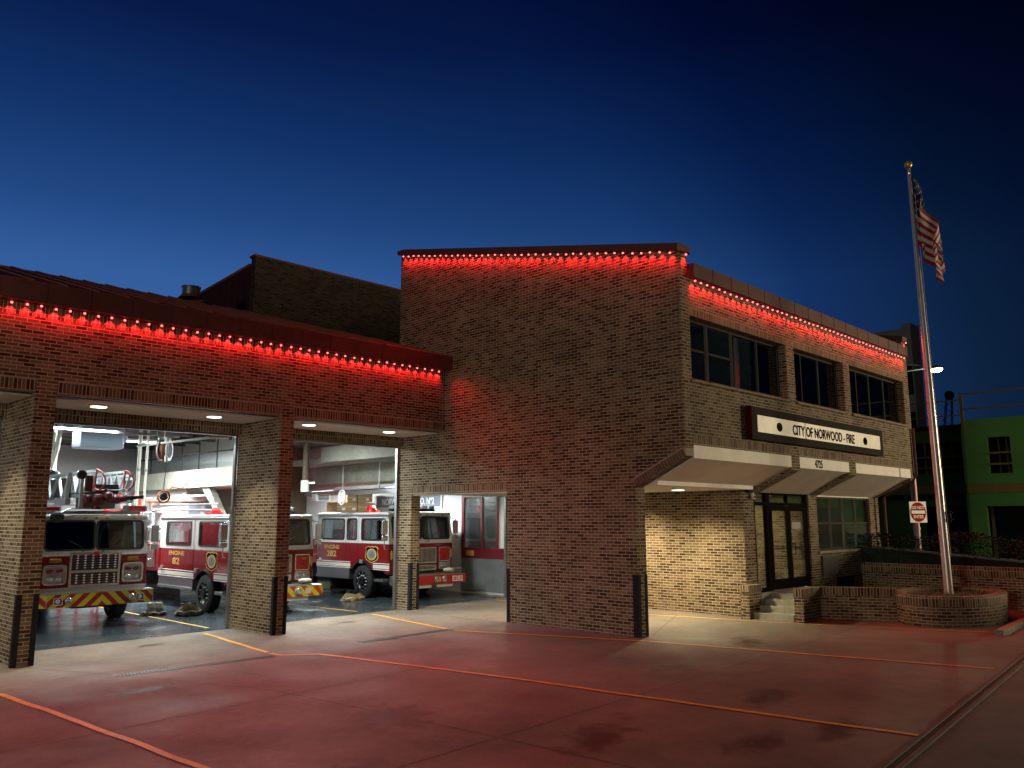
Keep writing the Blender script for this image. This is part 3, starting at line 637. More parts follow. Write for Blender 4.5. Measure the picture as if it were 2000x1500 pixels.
# window ground floor
def window(name, x0, x1, z0, z1, yy, cuts, fm, gm, rail=None, fw_=.05, skip=()):
    b = MB(); b.box(x0, x1, yy, yy+.07, z1-fw_, z1); b.box(x0, x1, yy, yy+.07, z0, z0+fw_)
    xs_ = [x0]+list(cuts)+[x1]
    for i, q in enumerate(xs_):
        a, c = (q, q+fw_) if i == 0 else ((q-fw_, q) if i == len(xs_)-1 else (q-fw_/2, q+fw_/2)); b.box(a, c, yy+.001, yy+.069, z0+fw_, z1-fw_)
    w = b.build(name, fm, st, bevel=.004)
    for i in range(len(xs_)-1):
        a, c = xs_[i]+fw_*.8, xs_[i+1]-fw_*.8
        MB().box(a, c, yy+.030, yy+.036, z0+fw_, z1-fw_).build('pane', gm, w)
        if rail and i not in skip:
            s_ = MB(); s_.box(a, c, yy+.012, yy+.055, rail-.025, rail+.025); s_.box(a, a+.03, yy+.012, yy+.028, z0+fw_, z1-fw_); s_.box(c-.03, c, yy+.012, yy+.028, z0+fw_, z1-fw_); s_.build('sash', fm, w)
    return w
w = window('lobby_window', 8.25, 11.92, 1.47, 2.955, -6.13, (9.22, 10.1, 11.0), 'frame', 'wglass', 2.22)
for i, (a, c) in enumerate(((8.3, 9.17), (9.27, 10.05), (10.15, 10.95), (11.05, 11.87))):
    MB().box(a, c, -6.045, -6.04, 2.22, 2.94).build('roller_blind', 'blind', w)
MB().box(8.3, 11.9, -6.20, -6.14, 2.96, 3.0).build('lamp_strip', 'white_panel', w)
# upper windows
window('upper_window', .33, 4.57, 5.22, 6.52, -7.14, (1.28, 2.34, 3.5), 'frame', 'wglass', 5.88, skip=(2, 3))
window('upper_window', 4.98, 7.89, 5.22, 6.52, -7.14, (5.75, 6.75), 'frame', 'wglass', None)
window('upper_window', 8.28, 12.30, 5.22, 6.52, -7.14, (9.2, 10.1, 11.2), 'frame', 'wglass', None)
b = MB(); b.box(.31, 12.44, -4.0, -3.9, 4.3, 6.9); b.box(.31, 12.44, -7.0, -3.9, 4.25, 4.3); b.box(3.45, 3.55, -7.0, -4, 4.3, 6.9); b.box(.31, 12.44, -7.0, -3.9, 6.9, 6.99)
b.build('upper_room', pmat('upper_room_plaster', (.36, .37, .31), .8), st)
b = MB(); b.box(1.9, 2.1, -4.1, -4.0, 4.3, 6.9); b.box(.9, 1.5, -5.2, -4.4, 6.6, 6.72); b.box(2.6, 3.3, -4.8, -4.01, 4.3, 5.9); b.build('upper_room_fittings', 'wallg', st)
# lobby interior
b = MB(); b.box(4.56, 12.4, -3.2, -3.05, .3, 3.04); b.box(7.80, 7.95, -5.9, -3.2, .3, 3.04)
b.build('lobby_wall', brick_mat('lobby_brick', dark=1.5), st)
MB().box(4.56, 12.4, -5.94, -3.2, .50, .56).build('lobby_floor', 'cwalk', st)
MB().box(4.56, 12.4, -5.94, -3.2, 3.0, 3.045).build('lobby_ceiling', 'soffit', st)
MB().box(4.56, 7.8, -3.23, -3.2, 1.50, 1.60).build('wall_rail', 'white_panel', st)
MB().box(4.56, 7.8, -5.3, -5.0, .561, .62).build('door_mat', 'geardark', st)
b = MB(); b.box(8.6, 9.9, -4.2, -4.1, 1.2, 2.6); b.box(10.4, 11.8, -4.6, -4.5, 1.2, 2.2); b.build('office_partition', 'blind', st)
# steps, cheeks
b = MB(); gz = G(4.3)
for i, (x0, z) in enumerate(((4.12, .18), (4.42, .31), (4.72, .44))): b.box(x0, x0+.3, -7.40, -6.39, gz-.1, z)
b.box(5.02, 7.75, -7.40, -6.16, gz-.1, .56); b.box(4.56, 5.02, -6.385, -6.16, gz-.1, .56)
b.build('entrance_steps', 'cwalk', st, bevel=.012)
b = MB(); b.box(3.97, 4.55, -6.38, -6.155, gz-.2, .64); c_ = b.build('cheek_wall', 'brick', st)
MB().box(3.95, 4.57, -6.40, -6.153, .641, .80).build('brick_cap', 'soldier', c_)
# vent panel and fittings on the lobby front
b = MB(); b.box(8.35, 9.35, -6.245, -6.2, .78, 1.33)
for i in range(12): b.box(8.38+i*.08, 8.40+i*.08, -6.255, -6.246, .8, 1.31)
b.build('louvre_panel', pmat('dark_louvre', (.05, .055, .05), .5), st)
# downspout at the right end of the wing
MB().tube([(12.55, -6.42, .02), (12.55, -6.42, 3.0), (12.65, -7.3, 3.5), (12.65, -7.40, 3.7), (12.65, -7.40, 5.1)], .045, 8).build('downspout', 'fascia', st)

# ================================================================== wall sign
sg = thing('building_sign', 'long grey framed sign lettered CITY OF NORWOOD - FIRE above the entrance canopy', 'sign', (6.2, -7.42, 4.04))
X0 = 6.2
b = MB(); b.box(2.47-X0, 9.95-X0, -.06, .075, .05, .78); b.build('sign_box', 'signgrey', sg, bevel=.006)
MB().box(2.44-X0, 2.468-X0, -.065, .075, .04, .79).build('sign_end', 'burgside', sg)
MB().box(2.72-X0, 9.72-X0, -.068, -.0605, .22, .60).build('sign_face', 'signwhite', sg)
for x0 in (4.12, 8.63): pass
MB().plate(circ(.13, 24, 0, 0, .105), (3.74-X0, -.069, .40), MY, UP, .006).build('emblem', pmat('sign_emblem', (.03, .028, .02), .9, 0, 0), sg)
MB().plate(circ(.13, 24, 0, 0, .105), (8.67-X0, -.069, .395), MY, UP, .006).build('emblem', 'ink', sg)
text('lettering', 'CITY OF NORWOOD - FIRE', .235, 'ink', sg, (6.17-X0, -.069, .28), MY, UP, .006, .86, .018)
MB().box(5.03-X0, 5.10-X0, -.0695, -.0682, .22, .60).build('water_stain', pmat('sign_stain', (.66, .63, .55), .7), sg)

# ================================================================== red light strings
led = []
def light_string(label, pts, cat='string lights', spacing=.2425, wall='-y', energy=1.0):
    a, c = Vector(pts[0]), Vector(pts[1]); d = c-a; L_ = d.length; d.normalize()
    t = thing('string_lights', label, cat, a)
    nrm = Vector((0, -1, 0)) if wall == '-y' else Vector((-1, 0, 0))
    MB().tube([d*(L_*k_/160)+Vector((0, 0, .030+.010*math.sin(k_*1.7)))+nrm*.01 for k_ in range(161)], .008, 5).build('cord', 'black', t)
    n = int(L_/spacing); proto = None
    for i in range(n+1):
        p = d*(i*spacing+.03+random.uniform(-.014, .014))+Vector((0, 0, random.uniform(-.012, .008)))
        if proto is None:
            bb = MB(); bb.ball((0, 0, 0), .023, (1, 1, .85), 8, 6); proto = bb.build('bulb', 'bulb', t, smooth=True); proto.location = p
        else:
            q = proto.copy(); col.objects.link(q); q.location = p; q.parent = t
        e_ = energy*random.uniform(.8, 1.2)
        o = light('red_led', 'SPOT', p+Vector((0, 0, -.03)), 19*e_, (1, .014, .018), t, shadow_soft_size=.010, spot_size=R(92), spot_blend=1.0)
        o.rotation_euler = Vector((-nrm.x*.70, -nrm.y*.70, -1)).to_track_quat('-Z', 'Y').to_euler()
        o = light('red_led_beam', 'SPOT', p+Vector((0, 0, -.03)), 38*e_, (1, .016, .018), t, shadow_soft_size=.012, spot_size=R(96), spot_blend=1.0)
        o.rotation_euler = Vector((nrm.x*.85, nrm.y*.85, -1)).to_track_quat('-Z', 'Y').to_euler()
light_string('red string lights under the metal eave above the truck bays', ((-.28, -.085, 6.19), (-14.6, -.085, 6.19)))
light_string('red string lights under the raking coping of the tall brick side wall', ((-.085, -7.20, 7.82), (-.085, 1.96, 9.85)), wall='-x')
light_string('red string lights along the parapet above the upper windows', ((.42, -7.425, 7.27), (12.52, -7.425, 7.27)))
light_string('two red bulbs at the front end of the tall corner parapet', ((.14, -7.405, 7.80), (.30, -7.405, 7.80)), spacing=.30)
light_string('single red bulb on the far raised corner of the parapet', ((12.62, -7.405, 7.80), (12.7, -7.405, 7.80)), spacing=.30)

# ================================================================== downlights
dl = []
for x, y, z, en, lab in ((-13.2, .8, 4.585, 60, 'round soffit downlight in the leftmost bay, left one'), (-10.8, .8, 4.585, 60, 'round soffit downlight in the leftmost bay, right one'),
                     (-8.35, .83, 4.585, 60, 'round soffit downlight above the ladder truck bay, left one'), (-5.96, .80, 4.585, 60, 'round soffit downlight above the ladder truck bay, right one'),
                     (-3.63, .73, 4.585, 70, 'round soffit downlight above the middle bay, left one'), (-1.29, .71, 4.585, 90, 'round soffit downlight nearest the tall side wall'),
                     (2.94, -5.2, 3.05, 210, 'round downlight under the canopy beside the lit brick wall')):
    t = thing('downlight', lab, 'ceiling light', (x, y, z), group='downlights')
    bb = MB(); bb.lathe([(.19, 0), (.19, -.016), (.152, -.020), (.15, 0)], (0, 0, 0), (0, 0, 1), 28); bb.build('trim_ring', 'white_panel', t, smooth=True)
    MB().plate(circ(.15, 24), (0, 0, -.012), (1, 0, 0), (0, -1, 0), .010).build('lens', 'lens', t)
    o = light('downlight_lamp', 'SPOT', (0, 0, -.04), en*(4.2 if z < 4 else 12.5), (1, .82, .48) if z < 4 else (1, .92, .72), t, shadow_soft_size=.10, spot_size=R(140 if z < 4 else 92), spot_blend=.9)
light('porch_rear_fill', 'SPOT', (2.9, -3.1, 2.99), 760, (1, .80, .50), None, shadow_soft_size=.1, spot_size=R(150), spot_blend=.8)  # hidden lamp added to spread light evenly over the lobby side wall
light('porch_inner_lamp', 'AREA', (2.2, -.2, 3.0), 70, (1, .86, .58), None, size=.3)

# ================================================================== interior lights and fittings
ft = []
for i, (x, y, z, rz, lab) in enumerate(((-7.1, 4.9, 4.66, 0, 'long fluorescent fitting glowing above the ladder truck cab'), (-7.1, 9.6, 4.9, 0, 'fluorescent fitting farther back above the ladder truck'),
                           (-3.6, 5.8, 4.9, 0, 'fluorescent fitting between the ladder truck and the middle bay'), (-4.4, 9.3, 4.72, 0, 'large fluorescent fitting glaring brightly above the mezzanine rail'),
                           (-2.2, 4.2, 4.75, 0, 'fluorescent fitting above the chevron bumpered engine'), (-12, 6, 4.8, 0, 'fluorescent fitting in the leftmost bay'),
                           (2.6, 5.2, 3.42, 90, 'fluorescent fitting above the red bumpered engine'), (2.4, 9.8, 3.7, 90, 'fluorescent fitting behind the red bumpered engine'))):
    t = thing('fluorescent_light', lab, 'ceiling light', (x, y, z), R(rz), group='fluorescent fittings in the garage')
    MB().box(-.75, .75, -.13, .13, 0, .06).build('housing', 'white_panel', t, bevel=.01)
    bb = MB()
    for s in (-.06, .06): bb.cyl((-.72, s, -.02), (.72, s, -.02), .016, n=8)
    bb.build('tube', 'tube', t)
    o = light('fluorescent_lamp', 'AREA', (0, 0, -.05), (26, 90, 22, 190, 70, 26, 52, 70)[i]*4.4, (.90, 1.0, 1.0), t, shape='RECTANGLE', size=1.5, size_y=.25)
light('lobby_lamp', 'AREA', (6.3, -4.6, 2.95), 260, (1, .80, .52), None, size=.8)
light('office_lamp', 'AREA', (10, -5.0, 2.95), 320, (1, .95, .8), None, size=.6)
light('upper_room_lamp', 'POINT', (1.4, -6.93, 6.68), 14, (.95, 1, .80), None, shadow_soft_size=.05)
light('partition_lamp', 'AREA', (4.7, 3.6, 3.4), 30, (.95, 1, 1), None, size=.3)
t = thing('tube_light', 'warm vertical tube light seen through the entrance door', 'light', (6.0, -3.4, 1.95))
MB().cyl((0, 0, 0), (0, 0, .75), .018, n=8).build('tube', 'warmtube', t); MB().box(-.04, .04, .02, .05, -.03, .78).build('backplate', 'white_panel', t)

# sign inside bay 4
t = thing('company_sign', 'white on grey board reading NORWOOD FIRE CO. No 2 high on the garage side wall', 'sign', (4.26, 6.9, 2.78))
MB().box(-.03, .03, -1.86, 1.84, -.05, .45).build('board', 'white_panel', t, bevel=.004)
MB().box(-.036, -.031, -1.80, 1.78, 0, .40).build('face', pmat('sign_grey_blue', (.16, .17, .21), .4), t)
text('lettering', 'NORWOOD FIRE CO. Nº2', .22, 'inkw', t, (-.037, 0, .09), MX, UP, .005, .80, .022)

def simple(name, label, cat, loc, parts, group=None, rz=0):
    t = thing(name, label, cat, loc, rz, group)
    for pn, fn, mt, bv in parts:
        bb = MB(); fn(bb); bb.build(pn, mt, t, bevel=bv)
    return t
# cardboard boxes on cabinet
simple('storage_cabinet', 'tall grey cabinet carrying stacked cardboard boxes behind the engine cab', 'cabinet', (3.2, 8.9, 0), [('carcass', lambda b: b.box(-1.0, 1.05, -.4, .4, 0, 2.62), 'wallg', .01), ('door', lambda b: b.box(-.95, -.02, -.425, -.402, .1, 2.55), 'wallg', .004), ('door', lambda b: b.box(.02, 1.0, -.425, -.402, .1, 2.55), 'wallg', .004)])
for i, (x, z, w_, h_, lab) in enumerate(((2.55, 2.62, .40, .34, 'cardboard box at the left of the lower row on the cabinet'), (3.0, 2.62, .44, .34, 'cardboard box in the middle of the lower row on the cabinet'), (3.62, 2.62, .74, .33, 'wide cardboard box at the right of the lower row on the cabinet'),
                                  (3.0, 2.965, .40, .32, 'cardboard box on top at the left of the stack'), (3.55, 2.965, .66, .34, 'wide cardboard box on top at the right of the stack'))):
    t = thing('cardboard_box', lab, 'box', (x, 8.8, z), random.uniform(-.05, .05), 'cardboard boxes on the cabinet')
    MB().box(-w_/2, w_/2, -.3, .3, 0, h_).build('carton', 'card', t, bevel=.006)
    MB().box(-w_/2-.001, w_/2+.001, -.304, -.3005, h_*.52-.02, h_*.52+.02).build('tape', pmat('parcel_tape', (.5, .38, .2), .3), t)
    MB().box(w_*.05, w_*.05+.14, -.306, -.301, h_*.18, h_*.42).build('paper_label', 'white_panel', t)
# heater unit, hose reel, whiteboard, pipes
simple('unit_heater', 'pale blue box heater hanging above the ladder truck', 'heater', (-6.15, 7.2, 4.25), [('casing', lambda b: b.box(-.55, .55, -.35, .35, 0, .62), 'screen', .02), ('bracket', lambda b: (b.box(-.5, .55, -.2, .2, .78, .83), b.box(-.5, -.44, -.2, .2, .62, .78), b.box(.49, .55, -.2, .2, .62, .78), b.box(-.4, -.35, -.02, .02, .83, 1.0), b.box(.4, .45, -.02, .02, .83, 1.0)), 'white_panel', .004), ('duct', lambda b: b.box(.56, .72, -.1, .1, .2, .4), 'alum', .01)])
t = thing('hose_reel', 'black and white electric cord reel hanging over the gap between two trucks', 'cord reel', (-5.31, 4.9, 3.92))
bb = MB(); bb.lathe([(.0, -.13), (.26, -.13), (.26, -.09), (.12, -.08), (.12, .08), (.26, .09), (.26, .13), (0, .13)], (0, 0, .2), (.75, -.66, 0), 24); bb.build('drum', 'black', t, smooth=True)
bb = MB(); bb.box(-.03, .03, -.22, .22, .28, .54); bb.box(-.16, .16, -.05, .05, .46, .52); bb.box(-.06, .0, -.26, -.20, -.12, .3); bb.box(-.02, .02, -.02, .02, .52, 1.0); bb.build('bracket', 'white_panel', t, bevel=.01)
bb = MB(); bb.lathe([(.20, -.10), (.235, -.05), (.235, .05), (.20, .10)], (0, 0, .2), (.75, -.66, 0), 24); bb.build('cord_coil', pmat('brown_cord', (.28, .10, .03), .6), t, smooth=True)
for q in (-.10, .12): bb = MB(); bb.lathe([(.20, q), (.275, q), (.275, q+.022), (.20, q+.022)], (0, 0, .2), (.75, -.66, 0), 24); bb.build('flange_rim', 'inkw', t, smooth=True)
MB().tube([(.02, -.2, .0), (-.02, -.2, -.6), (-.03, -.2, -.85)], .010, 6).build('cord', 'black', t)
t = thing('hose_coil', 'orange cord coil hanging by a line beside the ladder truck cab', 'cord', (-5.32, 4.7, 2.93))
bb = MB()
for k in range(3): bb.tube([(math.cos(a)*.15, k*.02-.02, math.sin(a)*.15) for a in [2*math.pi*j/20 for j in range(21)]], .02, 6)
bb.build('coil', 'orange', t); MB().tube([(.1, 0, .12), (.2, 0, .25), (.45, 0, .22), (.6, 0, .35)], .014, 6).build('tail', 'orange', t)
MB().cyl((0, -.03, 0), (0, .03, 0), .10, n=16).build('plug_hub', 'black', t)
simple('exhaust_duct', 'pale vertical duct with a hanging hose left of the ladder', 'duct', (-8.0, 7.5, 3.2), [('duct', lambda b: b.cyl((0, 0, 0), (.0, 0, 1.75), .13, n=16), 'white_panel', 0), ('hose', lambda b: b.tube([(-.45, -.3, .1), (-.4, -.3, .8), (-.25, -.3, 1.7)], .05, 10), 'cream', 0), ('hose', lambda b: b.tube([(-.3, -.3, .3), (-.25, -.3, 1.0), (-.1, -.3, 1.7)], .035, 8), 'cream', 0), ('motor', lambda b: b.box(-.1, .35, -.6, -.3, 1.45, 1.75), 'black', .02)])
simple('exhaust_drop', 'cream exhaust drop pipes hanging behind the ladder', 'pipe', (-6.9, 8.6, 3.6), [('pipe', lambda b: b.tube([(0, 0, 1.5), (.05, 0, .7), (0, 0, .1)], .055, 10), 'cream', 0), ('pipe', lambda b: b.tube([(.22, 0, 1.5), (.16, 0, .7), (.05, 0, .2)], .07, 10), 'cream', 0), ('nozzle', lambda b: b.ball((.1, 0, .0), .2, (1, 1, .6)), 'black', 0)])
simple('strip_light', 'unlit white strip light hanging askew behind the ladder', 'light fitting', (-7.3, 8.2, 4.35), [('batten', lambda b: b.box(-.8, .5, -.06, .06, 0, .10), 'white_panel', .01)], rz=R(-25))
simple('ceiling_rail', 'long steel rail under the garage ceiling above the ladder truck', 'rail', (-7.0, 5.2, 4.5), [('rail', lambda b: b.box(-2.3, 2.2, -.03, .03, 0, .06), 'alum', 0), ('hanger', lambda b: (b.box(-1.8, -1.77, -.01, .01, .06, .7), b.box(1.6, 1.63, -.01, .01, .06, .7)), 'alum', 0)])
simple('door_rail', 'sloping pale track under the header of the ladder truck bay', 'rail', (-5.2, 2.2, 4.25), [('rail', lambda b: b.tube([(.3, 0, .02), (-.1, .2, .02), (-.3, 4, .05)], .03, 8), 'white_panel', 0)])
simple('wall_board', 'white board with drawings on the wall behind the middle engine', 'board', (-1.25, 10.3, 2.2), [('panel', lambda b: b.box(-1.1, .1, -.03, .03, -.2, 1.0), 'wallw', .005), ('drawing', lambda b: (b.box(-.9, -.5, -.036, -.031, .35, .75), b.box(-.35, -.1, -.036, -.031, .2, .8)), 'screen', 0)])
t = thing('pipe_run', 'white and silver pipes under the concrete beams of the middle bay', 'pipes', (1.2, 2.2, 3.25))
MB().tube([(.6, 0, .18), (.6, 5.5, .14)], .055, 10).build('white_pipe', 'inkw', t); MB().tube([(.3, 0, .02), (.3, 6.5, .0)], .06, 10).build('duct_pipe', 'alum', t)
MB().box(-.2, -.05, 0, 6.2, -.12, .0).build('tray_plate', 'steel', t); MB().tube([(-1.2, 3.8, -.12), (-.2, 3.9, -.10), (-.1, 6.0, -.12)], .025, 8).build('copper_pipe', 'copper', t)
for y in (.4, 2.4, 4.4): MB().box(.1, .13, y, y+.03, .05, .9).build('hanger', 'inkw', t)
t = thing('steel_column', 'brown steel post wrapped in white at its foot at the left of the middle bay', 'column', (-.28, 6.3, 3.2))
MB().cyl((0, 0, 0), (0, 0, 2.04), .09, n=16).build('post', 'brownw', t, smooth=True); MB().cyl((0, 0, -.0), (0, 0, .35), .13, n=16).build('sleeve', 'white_panel', t, smooth=True)
simple('louvred_heater', 'white louvred heater between the trucks in the middle bay', 'heater', (.80, 7.0, 2.94), [('casing', lambda b: b.box(-.30, .22, -.15, .15, 0, .22), 'inkw', .012), ('louvre', lambda b: [b.box(-.24, .16, -.165, -.151, .03+i*.045, .055+i*.045) for i in range(4)] and None, 'steel_dark', 0)])
t = thing('lamp_ring', 'white looped hose hanging under the cable tray in the middle bay', 'hose', (.62, 5.6, 3.08))
for k, r_ in enumerate((.17, .10)): MB().tube([(0, math.cos(a)*r_, math.sin(a)*r_*1.3-.05) for a in [2*math.pi*j/20 for j in range(21)]], .032, 8).build('loop', 'inkw', t)
simple('shelf_unit', 'dark shelf unit with tools behind the middle bay', 'shelf', (-.6, 11.5, 0), [('frame', lambda b: (b.box(-.9, 1.6, -.3, .3, 0, .05), b.box(-.9, -.85, -.3, .3, .05, 3.0), b.box(1.55, 1.6, -.3, .3, .05, 3.0), b.box(-.85, 1.55, -.3, .3, 1.5, 1.55), b.box(-.85, 1.55, -.3, .3, 2.3, 2.35)), 'steel_dark', 0), ('bin', lambda b: b.box(-.6, .2, -.25, .2, 2.35, 2.7), 'wallg', .02), ('bin', lambda b: b.box(.5, 1.2, -.25, .2, 2.35, 2.8), 'cream', .02)])
simple('red_tool_rack', 'red and white racks seen between the ladder truck and the engine', 'rack', (-3.9, 13, 0), [('frame', lambda b: [b.box(-1.6+i*.5, -1.52+i*.5, -.05, .05, 0, 2.5) for i in range(7)] and None, 'redb', 0), ('shelf', lambda b: [b.box(-1.6, 1.5, -.2, .2, .8+i*.55, .86+i*.55) for i in range(4)] and None, 'inkw', 0)])
for i, (x, y, w_, lab) in enumerate(((-5.0, 9.6, 1.0, 'red and white gear rack just right of the ladder truck cab'), (-3.3, 12.2, 1.6, 'tall equipment rack standing deep between two trucks'))):
    t = thing('gear_rack', lab, 'rack', (x, y, 0), group='gear racks at the back of the garage')
    bb = MB()
    for q in (0, w_/2, w_): bb.box(q-.03, q+.03, -.03, .03, 0, 3.1)
    for z in (1.6, 2.1, 2.6, 3.05): bb.box(0, w_, -.03, .03, z, z+.05)
    bb.build('frame', 'redb' if i == 0 else 'inkw', t)
    for q in range(5):
        bb = MB(); bb.box(.05+q*w_/5.2, .05+q*w_/5.2+w_/7, -.12, .12, (1.66, 2.16, 2.66)[q % 3], (2.0, 2.5, 2.95)[q % 3]); bb.build('bag', ('cream', 'geardark', 'redpost', 'steel', 'gear')[q], t, bevel=.03)
for i, (x, y, z, h_, r_) in enumerate(((-4.95, 7.4, 2.2, 2.9, .05), (-4.7, 7.5, 2.2, 2.9, .035), (-7.55, 10.5, 3.2, 2.0, .09), (-5.9, 11.5, 2.0, 3.2, .06))):
    t = thing('roof_drain_pipe', ('cream upright pipe close to the right side of the ladder truck', 'thin upright pipe beside the cream pipe', 'thick white duct pipe high behind the ladder', 'upright pipe deep behind the ladder truck')[i], 'pipe', (x, y, z), group='upright pipes in the garage')
    MB().cyl((0, 0, 0), (0, 0, h_), r_, n=12).build('pipe', 'cream', t, smooth=True)
    bb = MB(); bb.cyl((0, 0, .4), (0, 0, .48), r_*1.25, n=12); bb.cyl((0, 0, 1.5), (0, 0, 1.58), r_*1.25, n=12); bb.build('coupling', 'steel', t)
t = thing('pipe_bundle', 'bundle of white conduits under the mezzanine behind the middle engine', 'pipes', (-2.6, 7.0, 2.6))
for i in range(4): MB().tube([(0, i*.25, .1+i*.13), (0, 5, .08+i*.13)] if i % 2 else [(-1.2, 2+i*.3, .05+i*.13), (1.0, 2.4+i*.3, .05+i*.13)], .03, 8).build('conduit', ('inkw', 'steel', 'copper', 'cream')[i], t)
t = thing('wall_shelf', 'shelf of small white bins behind the ladder', 'shelf', (-7.0, 12.5, 3.3))
MB().box(-2.2, 1.2, -.2, .2, 0, .05).build('board', 'steel_dark', t)
for i in range(6): MB().box(-2.1+i*.5, -1.75+i*.5, -.15, .15, .052, .26+.07*(i % 3)).build('bin', ('wallg', 'cream', 'steel_dark')[i % 3], t, bevel=.02)
# camera under the soffit
t = thing('security_camera', 'small white security camera at the corner of the entrance porch', 'camera', (4.72, -6.22, 2.88))
MB().ball((0, 0, 0), .06).build('housing', 'inkw', t, smooth=True); MB().cyl((-.02, -.03, 0), (-.035, -.065, 0), .028, n=12).build('lens', 'black', t); MB().box(-.02, .02, 0, .07, .04, .10).build('bracket', 'white_panel', t)

exec_trucks = True
# ================================================================== fire trucks
def wheel(parent, x, y, side, r=.50, w=.30):
    z = r-.02
    bb = MB(); bb.lathe([(.30, -w/2), (r*.86, -w/2), (r*.97, -w/2+.03), (r, -w/2+.07), (r, w/2-.07), (r*.97, w/2-.03), (r*.86, w/2), (.30, w/2)], (x, y, z), (1, 0, 0), 36)
    ty = bb.build('wheel', 'tyre', parent, smooth=True)
    f = x+side*(w/2-.03)
    bb = MB(); bb.lathe([(.305, side*-.0), (.295, side*-.02), (.27, side*.0), (.20, side*-.06), (.14, side*-.05), (.13, side*.06), (.0, side*.07)], (f, y, z), (1, 0, 0), 28)
    bb.build('rim', 'blackgloss', ty, smooth=True)
    bb = MB()
    for i in range(10):
        a = 2*math.pi*i/10; c = (f-side*.02, y+math.cos(a)*.175, z+math.sin(a)*.175); bb.cyl(c, (c[0]+side*.04, c[1], c[2]), .026, .016, n=6)
        a += .3; c = (f+side*.0, y+math.cos(a)*.275, z+math.sin(a)*.275); bb.ball(c, .020, n=6, m_=4)
    bb.build('lug_nuts', 'bright', ty)
def shield(parent, x, y, z, k=1.0):
    pts = [(0, .30), (.06, .265), (.13, .29), (.19, .27), (.235, .21), (.21, .14), (.225, .03), (.235, -.10), (.20, -.19), (.10, -.25), (0, -.30)]
    P = [(a*k*1.5, c*k*.9) for a, c in pts]+[(-a*k*1.5, c*k*.9) for a, c in pts[1:-1][::-1]]
    s_ = MB().plate(P, (x, y, z), MX, UP, .004).build('badge', 'gold', parent)
    MB().plate([(a*.9, c*.9) for a, c in P], (x-.0042, y, z), MX, UP, .002).build('badge_field', 'ink', s_)
    MB().ring(circ(.185*k*1.4, 28, 0, 0, .185*k), circ(.135*k*1.4, 28, 0, 0, .135*k), (x-.0065, y, z+.0), MX, UP, .003).build('badge_ring', 'gold', s_)
    MB().plate(circ(.132*k*1.4, 24, 0, 0, .132*k), (x-.0065, y, z), MX, UP, .002).build('badge_seal', pmat('seal_blue', (.12, .22, .33), .5), s_)
    MB().plate([(-.10*k, -.085*k), (.10*k, -.085*k), (.12*k, -.03*k), (0, .0), (-.12*k, -.03*k)], (x-.0087, y, z), MX, UP, .002).build('badge_hill', pmat('seal_green', (.12, .25, .08), .5), s_)
    MB().plate(circ(.045*k, 10, 0, .01), (x-.011, y, z), MX, UP, .002).build('badge_rose', 'redb', s_)
